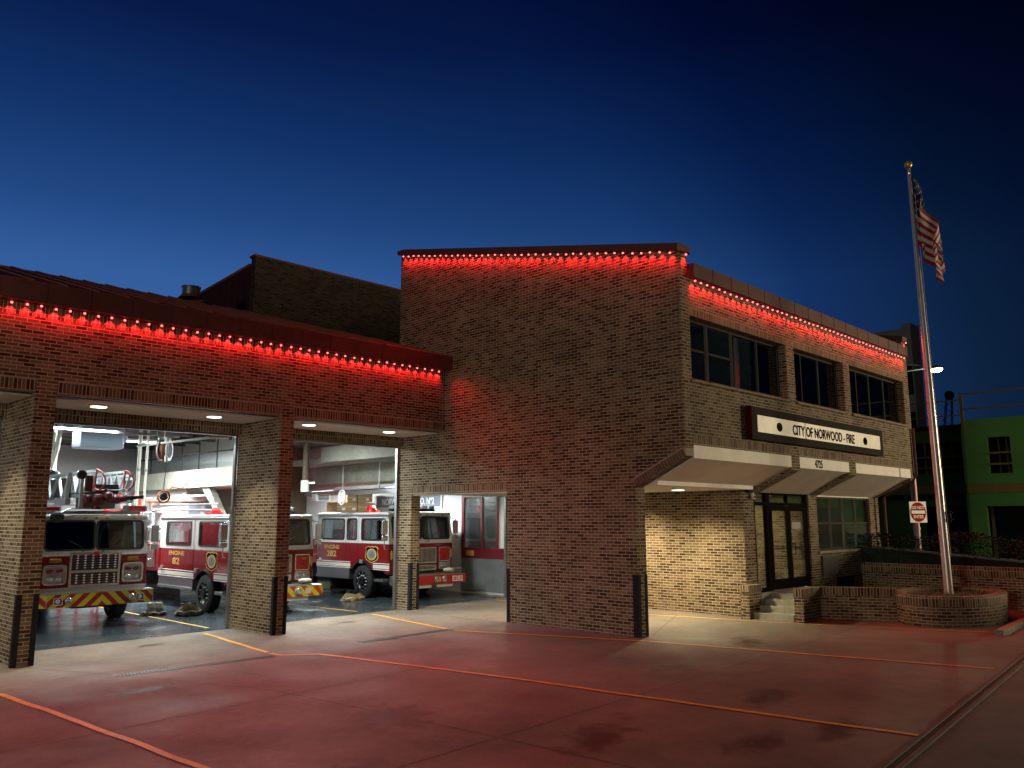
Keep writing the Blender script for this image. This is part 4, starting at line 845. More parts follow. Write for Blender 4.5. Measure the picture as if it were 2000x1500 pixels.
def truck(loc, label, W_, Lc, kind, wc, doors, wins, txt=None, badge=None):
    h = W_/2; t = thing('fire_truck', label, 'fire truck', loc)
    # chassis and rear body
    MB().box(-.45, .45, -.05, 9.0, .42, .80).build('chassis', 'black', t)
    # lower cab
    ar = .64; pr = [(.0, .74), (.0, 1.62), (Lc, 1.62), (Lc, .84)]
    a0 = math.asin((.84-.48)/ar)
    pr += [(wc+ar*math.cos(a0+(math.pi-2*a0)*i/14), .48+ar*math.sin(a0+(math.pi-2*a0)*i/14)) for i in range(15)]
    pr += [(.32, .84), (.22, .74)]
    lower = MB().prism(pr, 'x', -h, h).build('cab_lower', 'red', t, bevel=.02)
    # wheel arch liners
    for s in (-1, 1):
        rr = [(wc+(ar-.01)*math.cos(a0+(math.pi-2*a0)*i/14), .48+(ar-.01)*math.sin(a0+(math.pi-2*a0)*i/14)) for i in range(15)]
        ri = [(wc+(ar-.05)*math.cos(a0+(math.pi-2*a0)*i/14), .48+(ar-.05)*math.sin(a0+(math.pi-2*a0)*i/14)) for i in range(15)]
        MB().prism(rr+ri[::-1], 'x', s*h*.55 if s > 0 else -h-.02, h+.02 if s > 0 else s*h*.55).build('wheel_arch', 'black', t)
    # reflective band
    for s in (-1, 1):
        for (y0, y1) in ((.02, wc-ar-.05), (wc+ar*.98+.02, Lc-.01)) if kind == 'x' else ((.02, Lc-.01),):
            x0, x1 = (h, h+.006) if s > 0 else (-h-.006, -h)
            bb = MB(); bb.box(x0, x1, y0, y1, .965 if False else 1.015, 1.13) if False else None
    bz0, bz1 = .86, 1.02
    for s in (-1, 1):
        for y0, y1 in ((.01, wc-.60), (wc+.60, Lc-.01)):
            x0, x1 = (h, h+.005) if s > 0 else (-h-.005, -h)
            MB().box(x0, x1, y0, y1, bz0+.03, bz1-.02).build('reflective_band', 'stripe', t)
            bb = MB(); e0, e1 = (h, h+.006) if s > 0 else (-h-.006, -h)
            bb.box(e0, e1, y0, y1, bz1+.01, bz1+.03); bb.box(e0, e1, y0, y1, bz0-.012, bz0+.008); bb.build('band_edge', 'inkw', t)
    # upper cab
    rake = lambda p: (p.x, p.y+max(0, p.z-1.62)*.14 if p.y < .45 else p.y, p.z)
    zt = 2.47
    for s in (-1, 1):
        bb = MB(); x0, x1 = (-h, -h+.06) if s < 0 else (h-.06, h)
        bb.wall('y', .0, Lc, 1.622, zt, x0, x1, [(a, c, 1.74, 2.36) for a, c in wins]); bb.deform(rake); bb.build('cab_side', 'white', t, bevel=.008)
    bb = MB(); bb.wall('x', -h+.06, h-.06, 1.622, zt, 0, .06, [(-h+.12, -.03, 1.76, 2.42), (.03, h-.12, 1.76, 2.42)]); bb.deform(rake); bb.build('cab_front', 'white', t, bevel=.006)
    bb = MB(); bb.wall('x', -h+.06, h-.06, 1.622, zt, Lc-.06, Lc, [(-1.08, 1.10, 1.78, 2.40)] if kind != 'ladder' else ()); bb.build('cab_back', 'black', t)
    bb = MB(); bb.box(-h+.0, h-.0, .10, Lc+.02, zt, zt+.10); rf_ = bb.build('cab_roof', 'white', t, bevel=.035)
    bb = MB(); bb.box(-h-.02, -h+.05, .12, Lc, zt-.02, zt+.03); bb.box(h-.05, h+.02, .12, Lc, zt-.02, zt+.03); bb.build('drip_rail', 'alum', rf_, bevel=.01)
    MB().box(-h+.065, h-.065, .07, Lc-.065, 1.622, 1.64).build('cab_floor', 'black', t)
    # windscreen
    for s in (-1, 1):
        cx = s*(h-.09)/2-.0; ww = h-.15
        yy = lambda z: (z-1.62)*.14
        r_ = Vector((1, 0, 0)); u_ = Vector((0, .14, 1)).normalized(); o_ = Vector((cx+s*.0, -.004+yy(2.09), 2.09))
        wsf = MB().ring(rrect(ww+.05, .72, .10), rrect(ww-.03, .64, .08), o_, r_, u_, .012).build('windscreen', 'black', t)
        MB().plate(rrect(ww-.03, .64, .08), o_+Vector((0, .02, 0)), r_, u_, .004).build('glass', 'dglass', wsf)
        MB().tube([(s*.18-(.12 if kind == 'ladder' else 0), -.03, 1.66), (s*.30, -.045, 1.80), (s*.62, -.02, 1.98)], .010, 6).build('wiper', 'black', t)
    # side windows
    for s in (-1, 1):
        for a, c in wins:
            oo = ((-h-.002 if s < 0 else h+.002), (a+c)/2, 2.05); rr_ = MX if s < 0 else (0, 1, 0)
            f_ = MB().ring(rrect(c-a+.06, .68, .08), rrect(c-a-.03, .59, .06), oo, rr_, UP, .010).build('side_window', 'black', t)
            MB().plate(rrect(c-a-.03, .59, .06), (oo[0]-math.copysign(.03, oo[0])*-1*-1, oo[1], oo[2]), rr_, UP, .004).build('glass', 'tglass', f_)
        for a, c in doors:
            oo = (-h-.0005 if s < 0 else h+.0005)
            bb = MB()
            for y0, y1, z0, z1 in ((a-.008, a, .85, 2.44), (c, c+.008, .85, 2.44), (a, c, 2.432, 2.44)):
                bb.box(min(oo, oo+s*.0035), max(oo, oo+s*.0035), y0, y1, z0, z1)
            dr = bb.build('door', 'ink', t)
            bb = MB(); bb.box(min(oo, oo+s*.05), max(oo, oo+s*.05), c-.30, c-.14, 1.02, 1.13) ; bb.build('door_handle', 'chrome', dr, bevel=.01)
            bb = MB()
            for z in (1.1, 1.5): bb.box(min(oo, oo+s*.02), max(oo, oo+s*.02), a-.03, a+.03, z, z+.03)
    # seats, dash, wheel
    MB().box(-h+.08, h-.08, .12, .45, 1.64, 1.80).build('dashboard', 'black', t, bevel=.04)
    for sx in (-.75, .75):
        for yy_ in (1.1, 2.9): bb = MB(); bb.box(sx-.25, sx+.25, yy_, yy_+.14, 1.64, 2.18); bb.box(sx-.12, sx+.12, yy_+.02, yy_+.12, 2.18, 2.33); bb.build('seat', 'black', t, bevel=.05)
    MB().tube([(.72+math.cos(a)*.2, .62+math.sin(a)*.10, 1.86+math.sin(a)*.16) for a in [2*math.pi*j/20 for j in range(21)]], .016, 6).build('steering_wheel', 'black', t)
    if kind != 'ladder':
        MB().box(-h+.10, h-.10, 2.02, 2.06, 1.70, 2.40).build('cab_partition', 'wallw', t)
        MB().box(.0, .45, 1.95, 2.0, 1.85, 2.38).build('air_pack', 'black', t, bevel=.05)
    # mirrors
    for s in (-1, 1):
        x = s*(h+.17); mb = MB(); mb.box(x-.10, x+.10, .02, .09, 1.90, 2.32); mi_ = mb.build('mirror', 'chrome', t, bevel=.025)
        MB().box(x-.10, x+.10, .0, .09, 1.72, 1.87).build('convex_mirror', 'chrome', mi_, bevel=.03)
        MB().tube([(s*h*.98, .12, 1.46), (x+s*.0, .04, 1.48), (x+s*.01, .05, 1.60), (x, .05, 1.72), (x, .05, 2.36), (s*h, .12, 2.40)], .016, 8).build('mirror_arm', 'chrome', mi_, smooth=True)
        MB().box(x-.075, x+.075, .091, .094, 1.93, 2.29).build('mirror_glass', 'clearlens', mi_)
    # marker lights
    for x in (-.9, -.25, 0, .25, .9): MB().ball((x, .10, zt+.02), .045, (1, .6, .6)).build('marker_light', 'amber', t, smooth=True)
    # wheels
    wheel(t, -h+.17, wc, -1); wheel(t, h-.17, wc, 1); wheel(t, -h+.17, 7.4, -1); wheel(t, h-.17, 7.4, 1)
    # running boards
    for s in (-1, 1):
        x0, x1 = (-h, -h+.40) if s < 0 else (h-.40, h)
        MB().box(x0, x1, wc+.68, Lc, .52, .60).build('running_board', 'tread', t, bevel=.01)
        MB().box(x0+.03 if s < 0 else x0-.05, x1+.05 if s < 0 else x1-.03, wc+.70, Lc, .60, .84).build('step_well', 'tread', t)
        MB().box(x0, x1, .30, wc-.66, .50, .58).build('running_board', 'tread', t, bevel=.01)
    # rear body
    MB().box(-h+.02, h-.02, Lc+.06, 9.2, .95, 1.72 if kind != 'ladder' else 2.35).build('pump_body', 'red', t, bevel=.02)
    for s in (-1, 1):
        x = s*(h-.015)
        for i in range(4): MB().box(min(x, x+s*.02), max(x, x+s*.02), Lc+.3+i*.95, Lc+1.15+i*.95, 1.05, 1.66).build('shutter', 'alum', t)
    return t, h, zt
def engine_front(t, h, zt, chev, txt, style):
    # grille
    for z0, z1, nb in ((1.02, 1.50, 21), (.80, .97, 21)):
        g = MB().ring(rrect(1.10, z1-z0, .03), rrect(1.02, z1-z0-.07, .02), (0, -.002, (z0+z1)/2), MY, UP, .035).build('grille', 'chrome', t)
        MB().box(-.52, .52, -.006, -.003, z0+.03, z1-.03).build('grille_mesh', 'black', g)
        bb = MB()
        for i in range(nb): x = -.49+i*.98/(nb-1); bb.box(x-.010, x+.010, -.028, -.007, z0+.03, z1-.03)
        bb.build('grille_bars', 'chrome', g)
    for s in (-1, 1):
        x = s*.88
        p = MB().ring(rrect(.46, .44, .05), rrect(.40, .38, .04), (x, -.002, 1.28), MY, UP, .03).build('warning_light', 'chrome', t)
        MB().box(x-.19, x+.19, -.02, -.003, 1.10, 1.46).build('warning_panel', 'redb', p)
        MB().ball((x+.06, -.025, 1.38), .06, (1, .4, .6)).build('amber_lamp', 'amber', p, smooth=True); MB().ball((x, -.025, 1.20), .07, (1.2, .4, .6)).build('red_lamp', 'redlens', p, smooth=True)
        q = MB().ring(rrect(.46, .22, .04), rrect(.40, .16, .03), (x, -.002, .93), MY, UP, .04).build('headlight', 'chrome', t)
        MB().box(x-.19, x+.19, -.010, -.003, .86, 1.00).build('headlight_bowl', 'alum', q)
        for k in (-.09, .09): MB().ball((x+k, -.015, .93), .068, (1, .5, 1)).build('lens', 'clearlens', q, smooth=True)
        MB().plate(circ(.045, 16, 0, 0, .14), (s*1.17, -.004, 1.30), MY, UP, .004).build('small_badge', 'gold', t)
    # bumper (extended) with red or chevron face
    yb = -.62
    bp_ = MB(); bp_.prism([(-h-.03, -.05), (-h-.03, yb+.14), (-h+.18, yb), (h-.18, yb), (h+.03, yb+.14), (h+.03, -.05)] if not style else [(-h-.03, -.05), (-h-.03, yb+.10), (-h+.14, yb), (h+.03, yb), (h+.03, -.05)], 'z', .42, .70)
    bm_ = bp_.build('bumper', 'tread', t, bevel=.008)
    if chev:
        MB().box(-h+.16, h-.16, yb-.008, yb-.001, .425, .695).build('chevron_panel', M['chev82'], bm_)
        bb = MB(); d_ = Vector((.21, .14, 0)).normalized()
        bb.plate([(0, 0), (.245, 0), (.245, .27), (0, .27)], (h-.175, yb-.006, .425), d_, UP, .006); bb.build('chevron_panel', M['chev82'], bm_)
        bb = MB(); bb.plate([(0, 0), (.245, 0), (.245, .27), (0, .27)], (-h-.03, yb+.134, .425), Vector((.21, -.14, 0)).normalized(), UP, .006); bb.build('chevron_panel', M['chev82'], bm_)
    else:
        MB().box(-h+.14, h+.02, yb-.008, yb-.001, .43, .69).build('bumper_face', 'redb', bm_)
        text('unit_number', txt, .155, 'inkw', bm_, (h-.32, yb-.009, .487), MY, UP, .004, 1.0, .035)
    for x in (.16, .46) if not chev else (.1, .52):
        s_ = MB(); s_.lathe([(.095, 0), (.10, -.03), (.075, -.05), (.05, -.02), (0, -.02)], (x-.1, yb-.01, .56), (0, 1, 0), 20); s_.build('siren_speaker', 'chrome', bm_, smooth=True)
    for x in (.30, .62) if chev else (.20, .34):
        ww = .17 if chev else .10
        MB().box(x+(.10 if chev else .0)-ww/2, x+(.10 if chev else .0)+ww/2, yb-.018, yb-.009, .49, .64).build('intake_grille', 'stripe' if chev else 'gold', bm_, bevel=.004)
    MB().box(.1, .75, yb+.03, yb+.05, .33, .415).build('skid_plate', 'white', bm_); MB().box(-.75, -.1, yb+.03, yb+.05, .33, .415).build('skid_plate', 'white', bm_)
    MB().box(-.9, .9, yb+.08, -.05, .701, .72).build('hose_tray', 'tread', bm_)
    if not chev: MB().tube([(h-.45, yb+.12, .72), (h-.45, yb+.08, .86), (h-.08, yb+.08, .86), (h-.08, yb+.12, .72)], .018, 8).build('guard_rail', 'chrome', bm_, smooth=True)
    bb = MB(); bb.ball((h-.42, yb+.30, .80), .13, (1.6, .9, .6)); bb.build('coiled_hose', 'cream', bm_, smooth=True)
    # roof light bar
    lb = MB().box(-.85, .85, .42, .62, zt+.13, zt+.20).build('light_bar', 'steel_dark', t, bevel=.01)
    bb = MB(); [bb.box(x-.12, x+.12, .40, .64, zt+.20, zt+.31) for x in (-.7, -.42, .42, .7)]; bb.build('beacon_lens', 'clearlens', lb, bevel=.03)
    bb = MB(); [bb.box(x-.10, x+.10, .40, .64, zt+.20, zt+.29) for x in (-.14, .14)]; bb.build('beacon_lens', 'redlens', lb, bevel=.03)
M['chev82'] = chevron_mat('chevron_engine', 0.0, .34, (.72, .60, .03), (.55, .05, .02)); M['chev'] = chevron_mat('chevron_ladder', .05, .30, (.60, .56, .03), (.34, .02, .02))
# engine 282
t, h, zt = truck((2.33, 3.72, 0.0), 'engine lettered ENGINE 282 with a plain red bumper marked E282', 2.46, 3.95, 'engine', 1.42, ((.04, 1.62), (2.30, 3.88)), ((.26, 1.44), (1.72, 2.22), (2.40, 3.66)))
engine_front(t, h, zt, False, 'E282', 1)
MB().plate(rrect(.42, .075, .03), (-.28, -.004, 1.665), MY, UP, .006).build('maker_plate', 'gold', t)
text('lettering', 'ENGINE', .115, 'gold', t, (-h-.002, 3.08, 1.43), MX, UP, .004, 1.45, .02)
text('lettering', '282', .175, 'gold', t, (-h-.002, 3.08, 1.19), MX, UP, .004, 1.45, .03)
shield(t, -h-.002, .90, 1.30, .95)
bb = MB(); bb.ball((-.5, 2.0, zt+.22), .13, (1.4, 1, 1)); bb.box(-.7, -.3, 1.85, 2.1, zt+.1, zt+.18); bb.build('deck_gun', 'redb', t)
bb = MB(); bb.ball((-.9, 1.3, zt+.15), .09); bb.build('roof_beacon', 'redlens', t)
# engine 82
t, h, zt = truck((-2.62, 3.92, -.08), 'engine lettered ENGINE 82 with a red and yellow chevron bumper', 2.46, 4.35, 'engine', 1.42, ((.04, 2.06), (2.12, 4.28)), ((.28, 1.80), (2.30, 3.90)))
engine_front(t, h, zt, True, '', 0)
text('lettering', 'ENGINE', .115, 'gold', t, (-h-.002, 3.18, 1.45), MX, UP, .004, 1.75, .02)
text('lettering', '82', .175, 'gold', t, (-h-.002, 3.18, 1.20), MX, UP, .004, 1.9, .03)
shield(t, -h-.002, .98, 1.34, .95)
bb = MB(); bb.ball((-.75, 1.9, zt+.18), .12, (1.2, 1, 1)); bb.box(-.9, -.6, 1.75, 2.2, zt+.10, zt+.16); bb.build('deck_gun', 'redb', t)
# ladder truck
t, h, zt = truck((-6.85, 4.72, -.10), 'ladder truck with a big aluminium ladder on its roof and chevron bumper', 2.46, 3.6, 'ladder', 1.42, ((.04, 1.7), (1.9, 3.55)), ((.28, 1.5), (2.0, 3.4)))
g = MB().ring(rrect(1.14, .80, .03), rrect(1.04, .68, .02), (0, -.002, 1.30), MY, UP, .06).build('grille', 'chrome', t)
MB().box(-.53, .53, -.006, -.003, .94, 1.66).build('grille_mesh', 'black', g)
bb = MB(); bb.box(-.53, .53, -.055, -.007, 1.225, 1.29)
for zi in range(6): bb.box(-.52, .52, -.035, -.02, 1.335+zi*.056, 1.343+zi*.056)
for zi in range(4): bb.box(-.52, .52, -.035, -.02, .995+zi*.056, 1.003+zi*.056)
for xi in range(6): x = -.40+xi*.17; bb.box(x-.006, x+.006, -.05, -.02, .96, 1.64)
bb.build('grille_bars', 'chrome', g)
bb = MB()
for xi in range(6):
    for z in [1.0+q*.056 for q in range(4)]+[1.34+q*.056 for q in range(6)]: x = -.40+xi*.17; bb.box(x-.020, x+.020, -.068, -.05, z-.012, z+.016)
bb.build('grille_studs', 'bright', g)
MB().plate([(0, -.05), (.07, .0), (.05, .05), (-.05, .05), (-.07, 0)], (0, -.064, 1.66), MY, UP, .01).build('grille_emblem', 'redb', g)
for s in (-1, 1):
    x = s*.87
    p = MB().ring(rrect(.50, .46, .08), rrect(.42, .38, .06), (x, -.002, 1.20), MY, UP, .07).build('headlight', 'chrome', t)
    MB().box(x-.21, x+.21, -.02, -.003, 1.01, 1.39).build('bezel', 'alum', p)
    for k in (-.10, .10): MB().ball((x+k, -.03, 1.28), .075, (1.1, .5, .65)).build('red_lamp', 'dredlens', p, smooth=True); MB().ball((x+k, -.03, 1.10), .075, (1.05, .5, .75)).build('lens', 'clearlens', p, smooth=True)
    MB().box(x-.13, x+.13, -.05, -.003, 1.47, 1.57).build('turn_signal', 'amber', t, bevel=.02)
MB().box(-h+.005, h-.005, -.006, -.001, .76, .90).build('front_band', 'white', t)
yb = -.50; bz = (.50, .80)
bp_ = MB(); bp_.prism([(-h-.04, -.05), (-h-.04, yb+.16), (-h+.10, yb), (h-.02, yb), (h+.04, yb+.06), (h+.04, -.05)], 'z', *bz)
bm_ = bp_.build('bumper', 'alum', t, bevel=.006)
MB().box(-h+.105, h-.02, yb-.007, yb-.001, bz[0]+.003, bz[1]-.003).build('chevron_panel', M['chev'], bm_)
bb = MB(); bb.plate([(0, 0), (.205, 0), (.205, .294), (0, .294)], (-h-.04, yb+.155, bz[0]+.003), Vector((.14, -.16, 0)).normalized(), UP, .006); bb.build('chevron_panel', M['chev'], bm_)
for x in (-.90, .90):
    q = MB().ring(rrect(.20, .17, .02), rrect(.15, .12, .02), (x, yb-.008, .64), MY, UP, .025).build('fog_light', 'chrome', bm_); MB().box(x-.075, x+.075, yb-.018, yb-.009, .58, .70).build('fog_bowl', 'black', q); MB().ball((x, yb-.02, .64), .055, (1, .5, 1)).build('lens', 'clearlens', q, smooth=True)
for x in (-.68, .70):
    s_ = MB(); s_.lathe([(.075, 0), (.08, -.04), (.06, -.06), (.045, -.02), (0, -.01)], (x, yb-.01, .65), (0, 1, 0), 20); s_.build('horn', 'chrome', bm_, smooth=True)
MB().box(-h, h, yb+.02, -.06, .801, .815).build('bumper_top', 'tread', bm_)
bb = MB(); bb.box(-1.1, 1.1, .3, .5, zt+.12, zt+.2); bb.box(.75, 1.25, .25, .55, zt+.18, zt+.34); bb.box(-1.25, -.75, .25, .55, zt+.18, zt+.30); lb = bb.build('light_bar', 'alum', t, bevel=.02)
bb = MB(); bb.box(.80, 1.2, .24, .26, zt+.20, zt+.32); bb.box(-1.2, -.8, .24, .26, zt+.20, zt+.28); bb.build('beacon_lens', 'redlens', lb)
MB().ball((-.93, -.08, 2.52), .15, (1.05, .5, .9)).build('roof_mirror', 'black', t, smooth=True); MB().tube([(-.93, -.08, 2.6), (-.6, .1, 2.72), (.2, .25, 2.72)], .015, 6).build('mirror_bracket', 'alum', t)
# aerial ladder
def truss(b, x, y0, y1, z0, z1, slant=0, n=9, r=.03, t_=.026):
    b.box(x-r, x+r, y0, y1, z1-.06, z1); b.box(x-r*1.2, x+r*1.2, y0+slant, y1, z0, z0+.08)
    L_ = (y1-y0)/n; zt_ = z1-.06; zb_ = z0+.08
    for i in range(n):
        ya, yc = y0+i*L_, y0+(i+1)*L_
        for p, q in (((ya if i else ya+.02, zt_), ((ya+yc)/2+slant*.3, zb_)), (((ya+yc)/2+slant*.3, zb_), (yc, zt_))):
            b.add([(x+dx, p[0]+dy, p[1]) for dx, dy in ((-t_, -t_), (t_, -t_), (t_, t_), (-t_, t_))]+[(x+dx, q[0]+dy, q[1]) for dx, dy in ((-t_, -t_), (t_, -t_), (t_, t_), (-t_, t_))], [(0, 1, 5, 4), (1, 2, 6, 5), (2, 3, 7, 6), (3, 0, 4, 7)])
lad = MB()
truss(lad, -.66, .12, 7.5, 2.86, 3.56, .16, 9, .034, .030); truss(lad, .84, .12, 7.5, 2.86, 3.50, .16, 9, .034, .030)
lad.prism([(.10, 3.56), (.17, 3.56), (.42, 2.86), (.30, 2.86)], 'x', -.70, -.62); lad.box(-.72, -.60, .15, .95, 2.80, 2.98)
lo = lad.build('ladder_base_section', 'ladder', t)
MB().box(-.54, -.50, .5, 7.3, 2.92, 3.46).build('tray_plate', 'black', lo)  # black plate added so the gaps in the ladder lattice look dark
lad = MB(); truss(lad, -.44, -.02, 7.5, 2.98, 3.60, .10, 12, .026, .020); truss(lad, .66, -.02, 7.5, 2.98, 3.56, .10, 12, .026, .020)
lad.box(-.47, -.40, -.06, .03, 2.76, 3.60)
lad.build('ladder_middle_section', 'ladder', t)
lad = MB(); truss(lad, -.20, -.25, 7.5, 3.12, 3.64, .05, 16, .022, .018); truss(lad, .46, -.25, 7.5, 3.12, 3.64, .05, 16, .022, .018)
for i in range(26): lad.cyl((-.20, -.2+i*.3, 3.16), (.46, -.2+i*.3, 3.16), .018, n=8)
lad.build('ladder_fly_section', 'ladder', t)
MB().box(-.16, .42, .0, 7.3, 3.08, 3.30).build('tray_plate', 'black', lo)  # second added black core, darkens the gaps between the fly rails
MB().box(-.36, .38, .02, .55, 2.72, 3.06).build('turntable_box', 'wallg', t, bevel=.02)
MB().box(-.38, -.22, -.12, -.02, 3.12, 3.5).build('tip_plate', pmat('maroon_plate', (.06, .012, .012), .5), t, bevel=.01)
for x in (-.20, .46):
    bb = MB(); bb.tube([(x, -.25, 3.64), (x+.05, -.42, 3.58), (x+.10, -.55, 3.42), (x+.10, -.56, 3.28), (x+.02, -.45, 3.14), (x-.02, -.25, 3.20), (x, -.25, 3.64)], .019, 8); bb.build('ladder_tip_guard', pmat('guard_red', (.40, .03, .03), .4), t, smooth=True)
MB().cyl((-.55, -.34, 3.50), (-.55, -.26, 3.50), .11, n=20).build('floodlight', 'chrome', t, smooth=True); MB().cyl((-.55, -.345, 3.50), (-.55, -.341, 3.50), .085, n=20).build('flood_lens', 'black', t)
bb = MB(); bb.ball((-.10, -.12, 2.92), .17, (1.1, 1, .9)); bb.ball((.12, -.22, 3.00), .12, (1, 1, 1.1)); bb.ball((.30, -.22, 2.94), .13, (1.2, .9, .8)); bb.cyl((-.10, -.10, 2.70), (-.10, -.10, 2.95), .10, n=14); bb.cyl((-.34, -.12, 2.93), (-.02, -.12, 2.93), .09, n=14); bb.cyl((.25, -.24, 2.93), (.52, -.28, 2.97), .075, n=14); bb.cyl((.05, -.2, 3.0), (.05, -.2, 3.2), .035, n=10); bb.cyl((-.32, -.14, 2.93), (-.38, -.14, 2.93), .13, n=18)
mo = bb.build('water_monitor', pmat('dark_red_casting', (.10, .008, .012), .4), t, smooth=True)
bb = MB(); bb.cyl((.50, -.28, 2.97), (.82, -.36, 3.0), .055, .035, n=14); bb.cyl((.82, -.36, 3.0), (.88, -.375, 3.005), .05, n=14); bb.cyl((.60, -.30, 2.98), (.66, -.315, 2.985), .065, n=14); bb.build('nozzle', 'black', mo, smooth=True)

# turnout gear on the garage floor
def gear_pile(label, loc, rx, ry, hz, mat, seed, boots=True, rz=0, bootmat='black'):
    t = thing('turnout_gear', label, 'turnout gear', loc, rz, 'turnout gear on the garage floor')
    prof = [(.55, .0), (.98, .02), (1.03, .12), (.95, .35), (.78, .62), (.62, .86), (.48, 1.0), (.36, .92), (.30, .70), (.26, .45)]
    n_ = 56; vs = []
    for k, (r_, z_) in enumerate(prof):
        for j_ in range(n_):
            a = 2*math.pi*j_/n_; q = Vector((math.cos(a)*r_, math.sin(a)*r_, z_))
            f = 1+.22*noise.noise(q*1.6+Vector((seed, 0, 0)))+.10*math.sin(a*9+z_*7+4*noise.noise(q*2+Vector((0, seed, 0))))*(1 if 0 < k < 8 else .3)
            zz = z_*hz*(1+.35*noise.noise(q*1.3+Vector((0, 0, seed))))
            vs.append((q.x*rx*f, q.y*ry*f, max(0, zz)))
    fs = [(k*n_+j_, k*n_+(j_+1) % n_, (k+1)*n_+(j_+1) % n_, (k+1)*n_+j_) for k in range(len(prof)-1) for j_ in range(n_)]
    MB().add(vs, fs).build('trousers', mat, t, smooth=True)
    bb = MB(); bb.tube([(math.cos(a)*rx*.93*(1+.06*math.sin(a*5+seed)), math.sin(a)*ry*.93*(1+.06*math.sin(a*4)), hz*.42+.015*math.sin(a*6+seed)) for a in [math.pi*(.95+1.1*q/24) for q in range(25)]], .016, 6); bb.build('reflective_tape', 'stripe', t, smooth=True)
    if boots:
        for sx in (-.11, .11):
            bb = MB(); bb.lathe([(.085, .0), (.085, .14), (.095, .27), (.082, .275), (.07, .2), (0, .18)], (sx*rx/.34, .02, .02), (0, 0, 1), 18); bb.build('boot', bootmat, t, smooth=True)
            MB().tube([(sx*rx/.34-.06, .0, .27), (sx*rx/.34-.05, -.01, .33), (sx*rx/.34+.05, -.01, .33), (sx*rx/.34+.06, .0, .27)], .010, 5).build('pull_loop', bootmat, t)
gear_pile('tan trousers pooled round black boots on the floor by the wheel of engine 82', (-4.35, 5.0, -.07), .36, .28, .24, 'gear', 1.0, rz=.3)
gear_pile('dark crumpled trousers round pale boots beside the ladder truck bumper', (-4.95, 5.7, -.07), .30, .24, .16, 'geardark', 5.0, bootmat='stripe', rz=-.4)
gear_pile('ochre trousers pooled round black boots by the wheel of engine 282', (.55, 4.75, -.03), .38, .28, .20, pmat('ochre_cloth', (.24, .16, .07), .85, 0, .2, .35, 6, .6, 40), 9.0)

# ================================================================== roof vent
t = thing('roof_vent', 'squat galvanised vent pipe on the metal roof', 'vent', (-4.62, 5.45, 8.42))
MB().lathe([(0, 0), (.24, 0), (.24, .26), (.255, .27), (.255, .30), (.235, .30), (.235, .26), (0, .26)], (0, 0, 0), (0, 0, 1), 28).build('pipe', 'steel', t, smooth=True)
MB().lathe([(.34, -.04), (.25, .06)], (0, 0, 0), (0, 0, 1), 24).build('collar', 'roof', t)

# ================================================================== garden walls, planter, flagpole
gw = thing('garden_wall', 'low brick wall from the entrance steps out to the round planter', 'brick wall', (4.12, -7.6, 0))
pts = [(4.12, -7.42), (4.12, -7.64), (5.06, -7.62), (5.74, -9.1), (5.92, -9.0), (5.12, -7.42)]
b = MB().prism([(x-4.12, y+7.6) for x, y in pts], 'z', -.1, .58)
def wuv(p, n):
    d = Vector((-n.y, n.x)); return (p.x*d.x+p.y*d.y, p.z) if abs(n.z) < .7 else (p.x, p.y)
b.build('wall', 'brick', gw, uvf=wuv)
b = MB().prism([((x-4.12)*1.0+(.01 if x > 4.5 else -.01), y+7.6+(-.012 if y < -7.5 else .012)) for x, y in pts], 'z', .581, .775)
b.build('cap', 'soldier', gw, uvf=lambda p, n: (wuv(p, n)[0], p.z+.03) if abs(n.z) < .7 else (p.x+p.y*.7, p.y))
bw = thing('garden_wall', 'tall brick retaining wall running behind the planter', 'brick wall', (10.1, -6.7, 0))
MB().box(0, .30, -14, .12, -.1, .86).build('wall', 'brick', bw); MB().box(-.015, .315, -14, .135, .861, 1.10).build('cap', 'soldier', bw, uvoff=(0, .0))
pl = thing('planter', 'oval raised brick planter around the flagpole', 'planter', (7.1, -9.8, .03))
nseg = 72
def oval(rx, ry): return [(rx*math.cos(2*math.pi*i/nseg), ry*math.sin(2*math.pi*i/nseg)) for i in range(nseg)]
Lp = [0]; O1 = oval(1.8, 1.1)
for i in range(nseg): a, c = O1[i], O1[(i+1) % nseg]; Lp.append(Lp[-1]+math.hypot(c[0]-a[0], c[1]-a[1]))
def shell(rx0, ry0, rx1, ry1, z0, z1, name, mat, parent):
    me_v = []; fs = []; uvs = []
    A, B = oval(rx0, ry0), oval(rx1, ry1)
    for i in range(nseg): me_v += [(*A[i], z0), (*A[i], z1), (*B[i], z1), (*B[i], z0)]
    for i in range(nseg):
        j = (i+1) % nseg; u0, u1 = Lp[i], Lp[i+1]
        fs.append((4*i, 4*j, 4*j+1, 4*i+1)); uvs.append([(u0, z0), (u1, z0), (u1, z1), (u0, z1)])
        fs.append((4*i+1, 4*j+1, 4*j+2, 4*i+2)); uvs.append([(u0, z1), (u1, z1), (u1, z1+.2), (u0, z1+.2)])
        fs.append((4*i+2, 4*j+2, 4*j+3, 4*i+3)); uvs.append([(u0, z1), (u1, z1), (u1, z0), (u0, z0)])
    me = bpy.data.meshes.new(name); me.from_pydata(me_v, [], fs); me.materials.append(M[mat]); ul = me.uv_layers.new(name='UVMap'); k = 0
    for q in uvs:
        for c in q: ul.data[k].uv = c; k += 1
    o = bpy.data.objects.new(name, me); col.objects.link(o); o.parent = parent; return o
shell(1.8, 1.1, 1.58, .88, -.05, .43, 'wall', 'brick', pl); shell(1.81, 1.11, 1.57, .87, .431, .64, 'cap', 'soldier', pl)
b = MB(); vs = [(0, 0, .56)]; fs = []
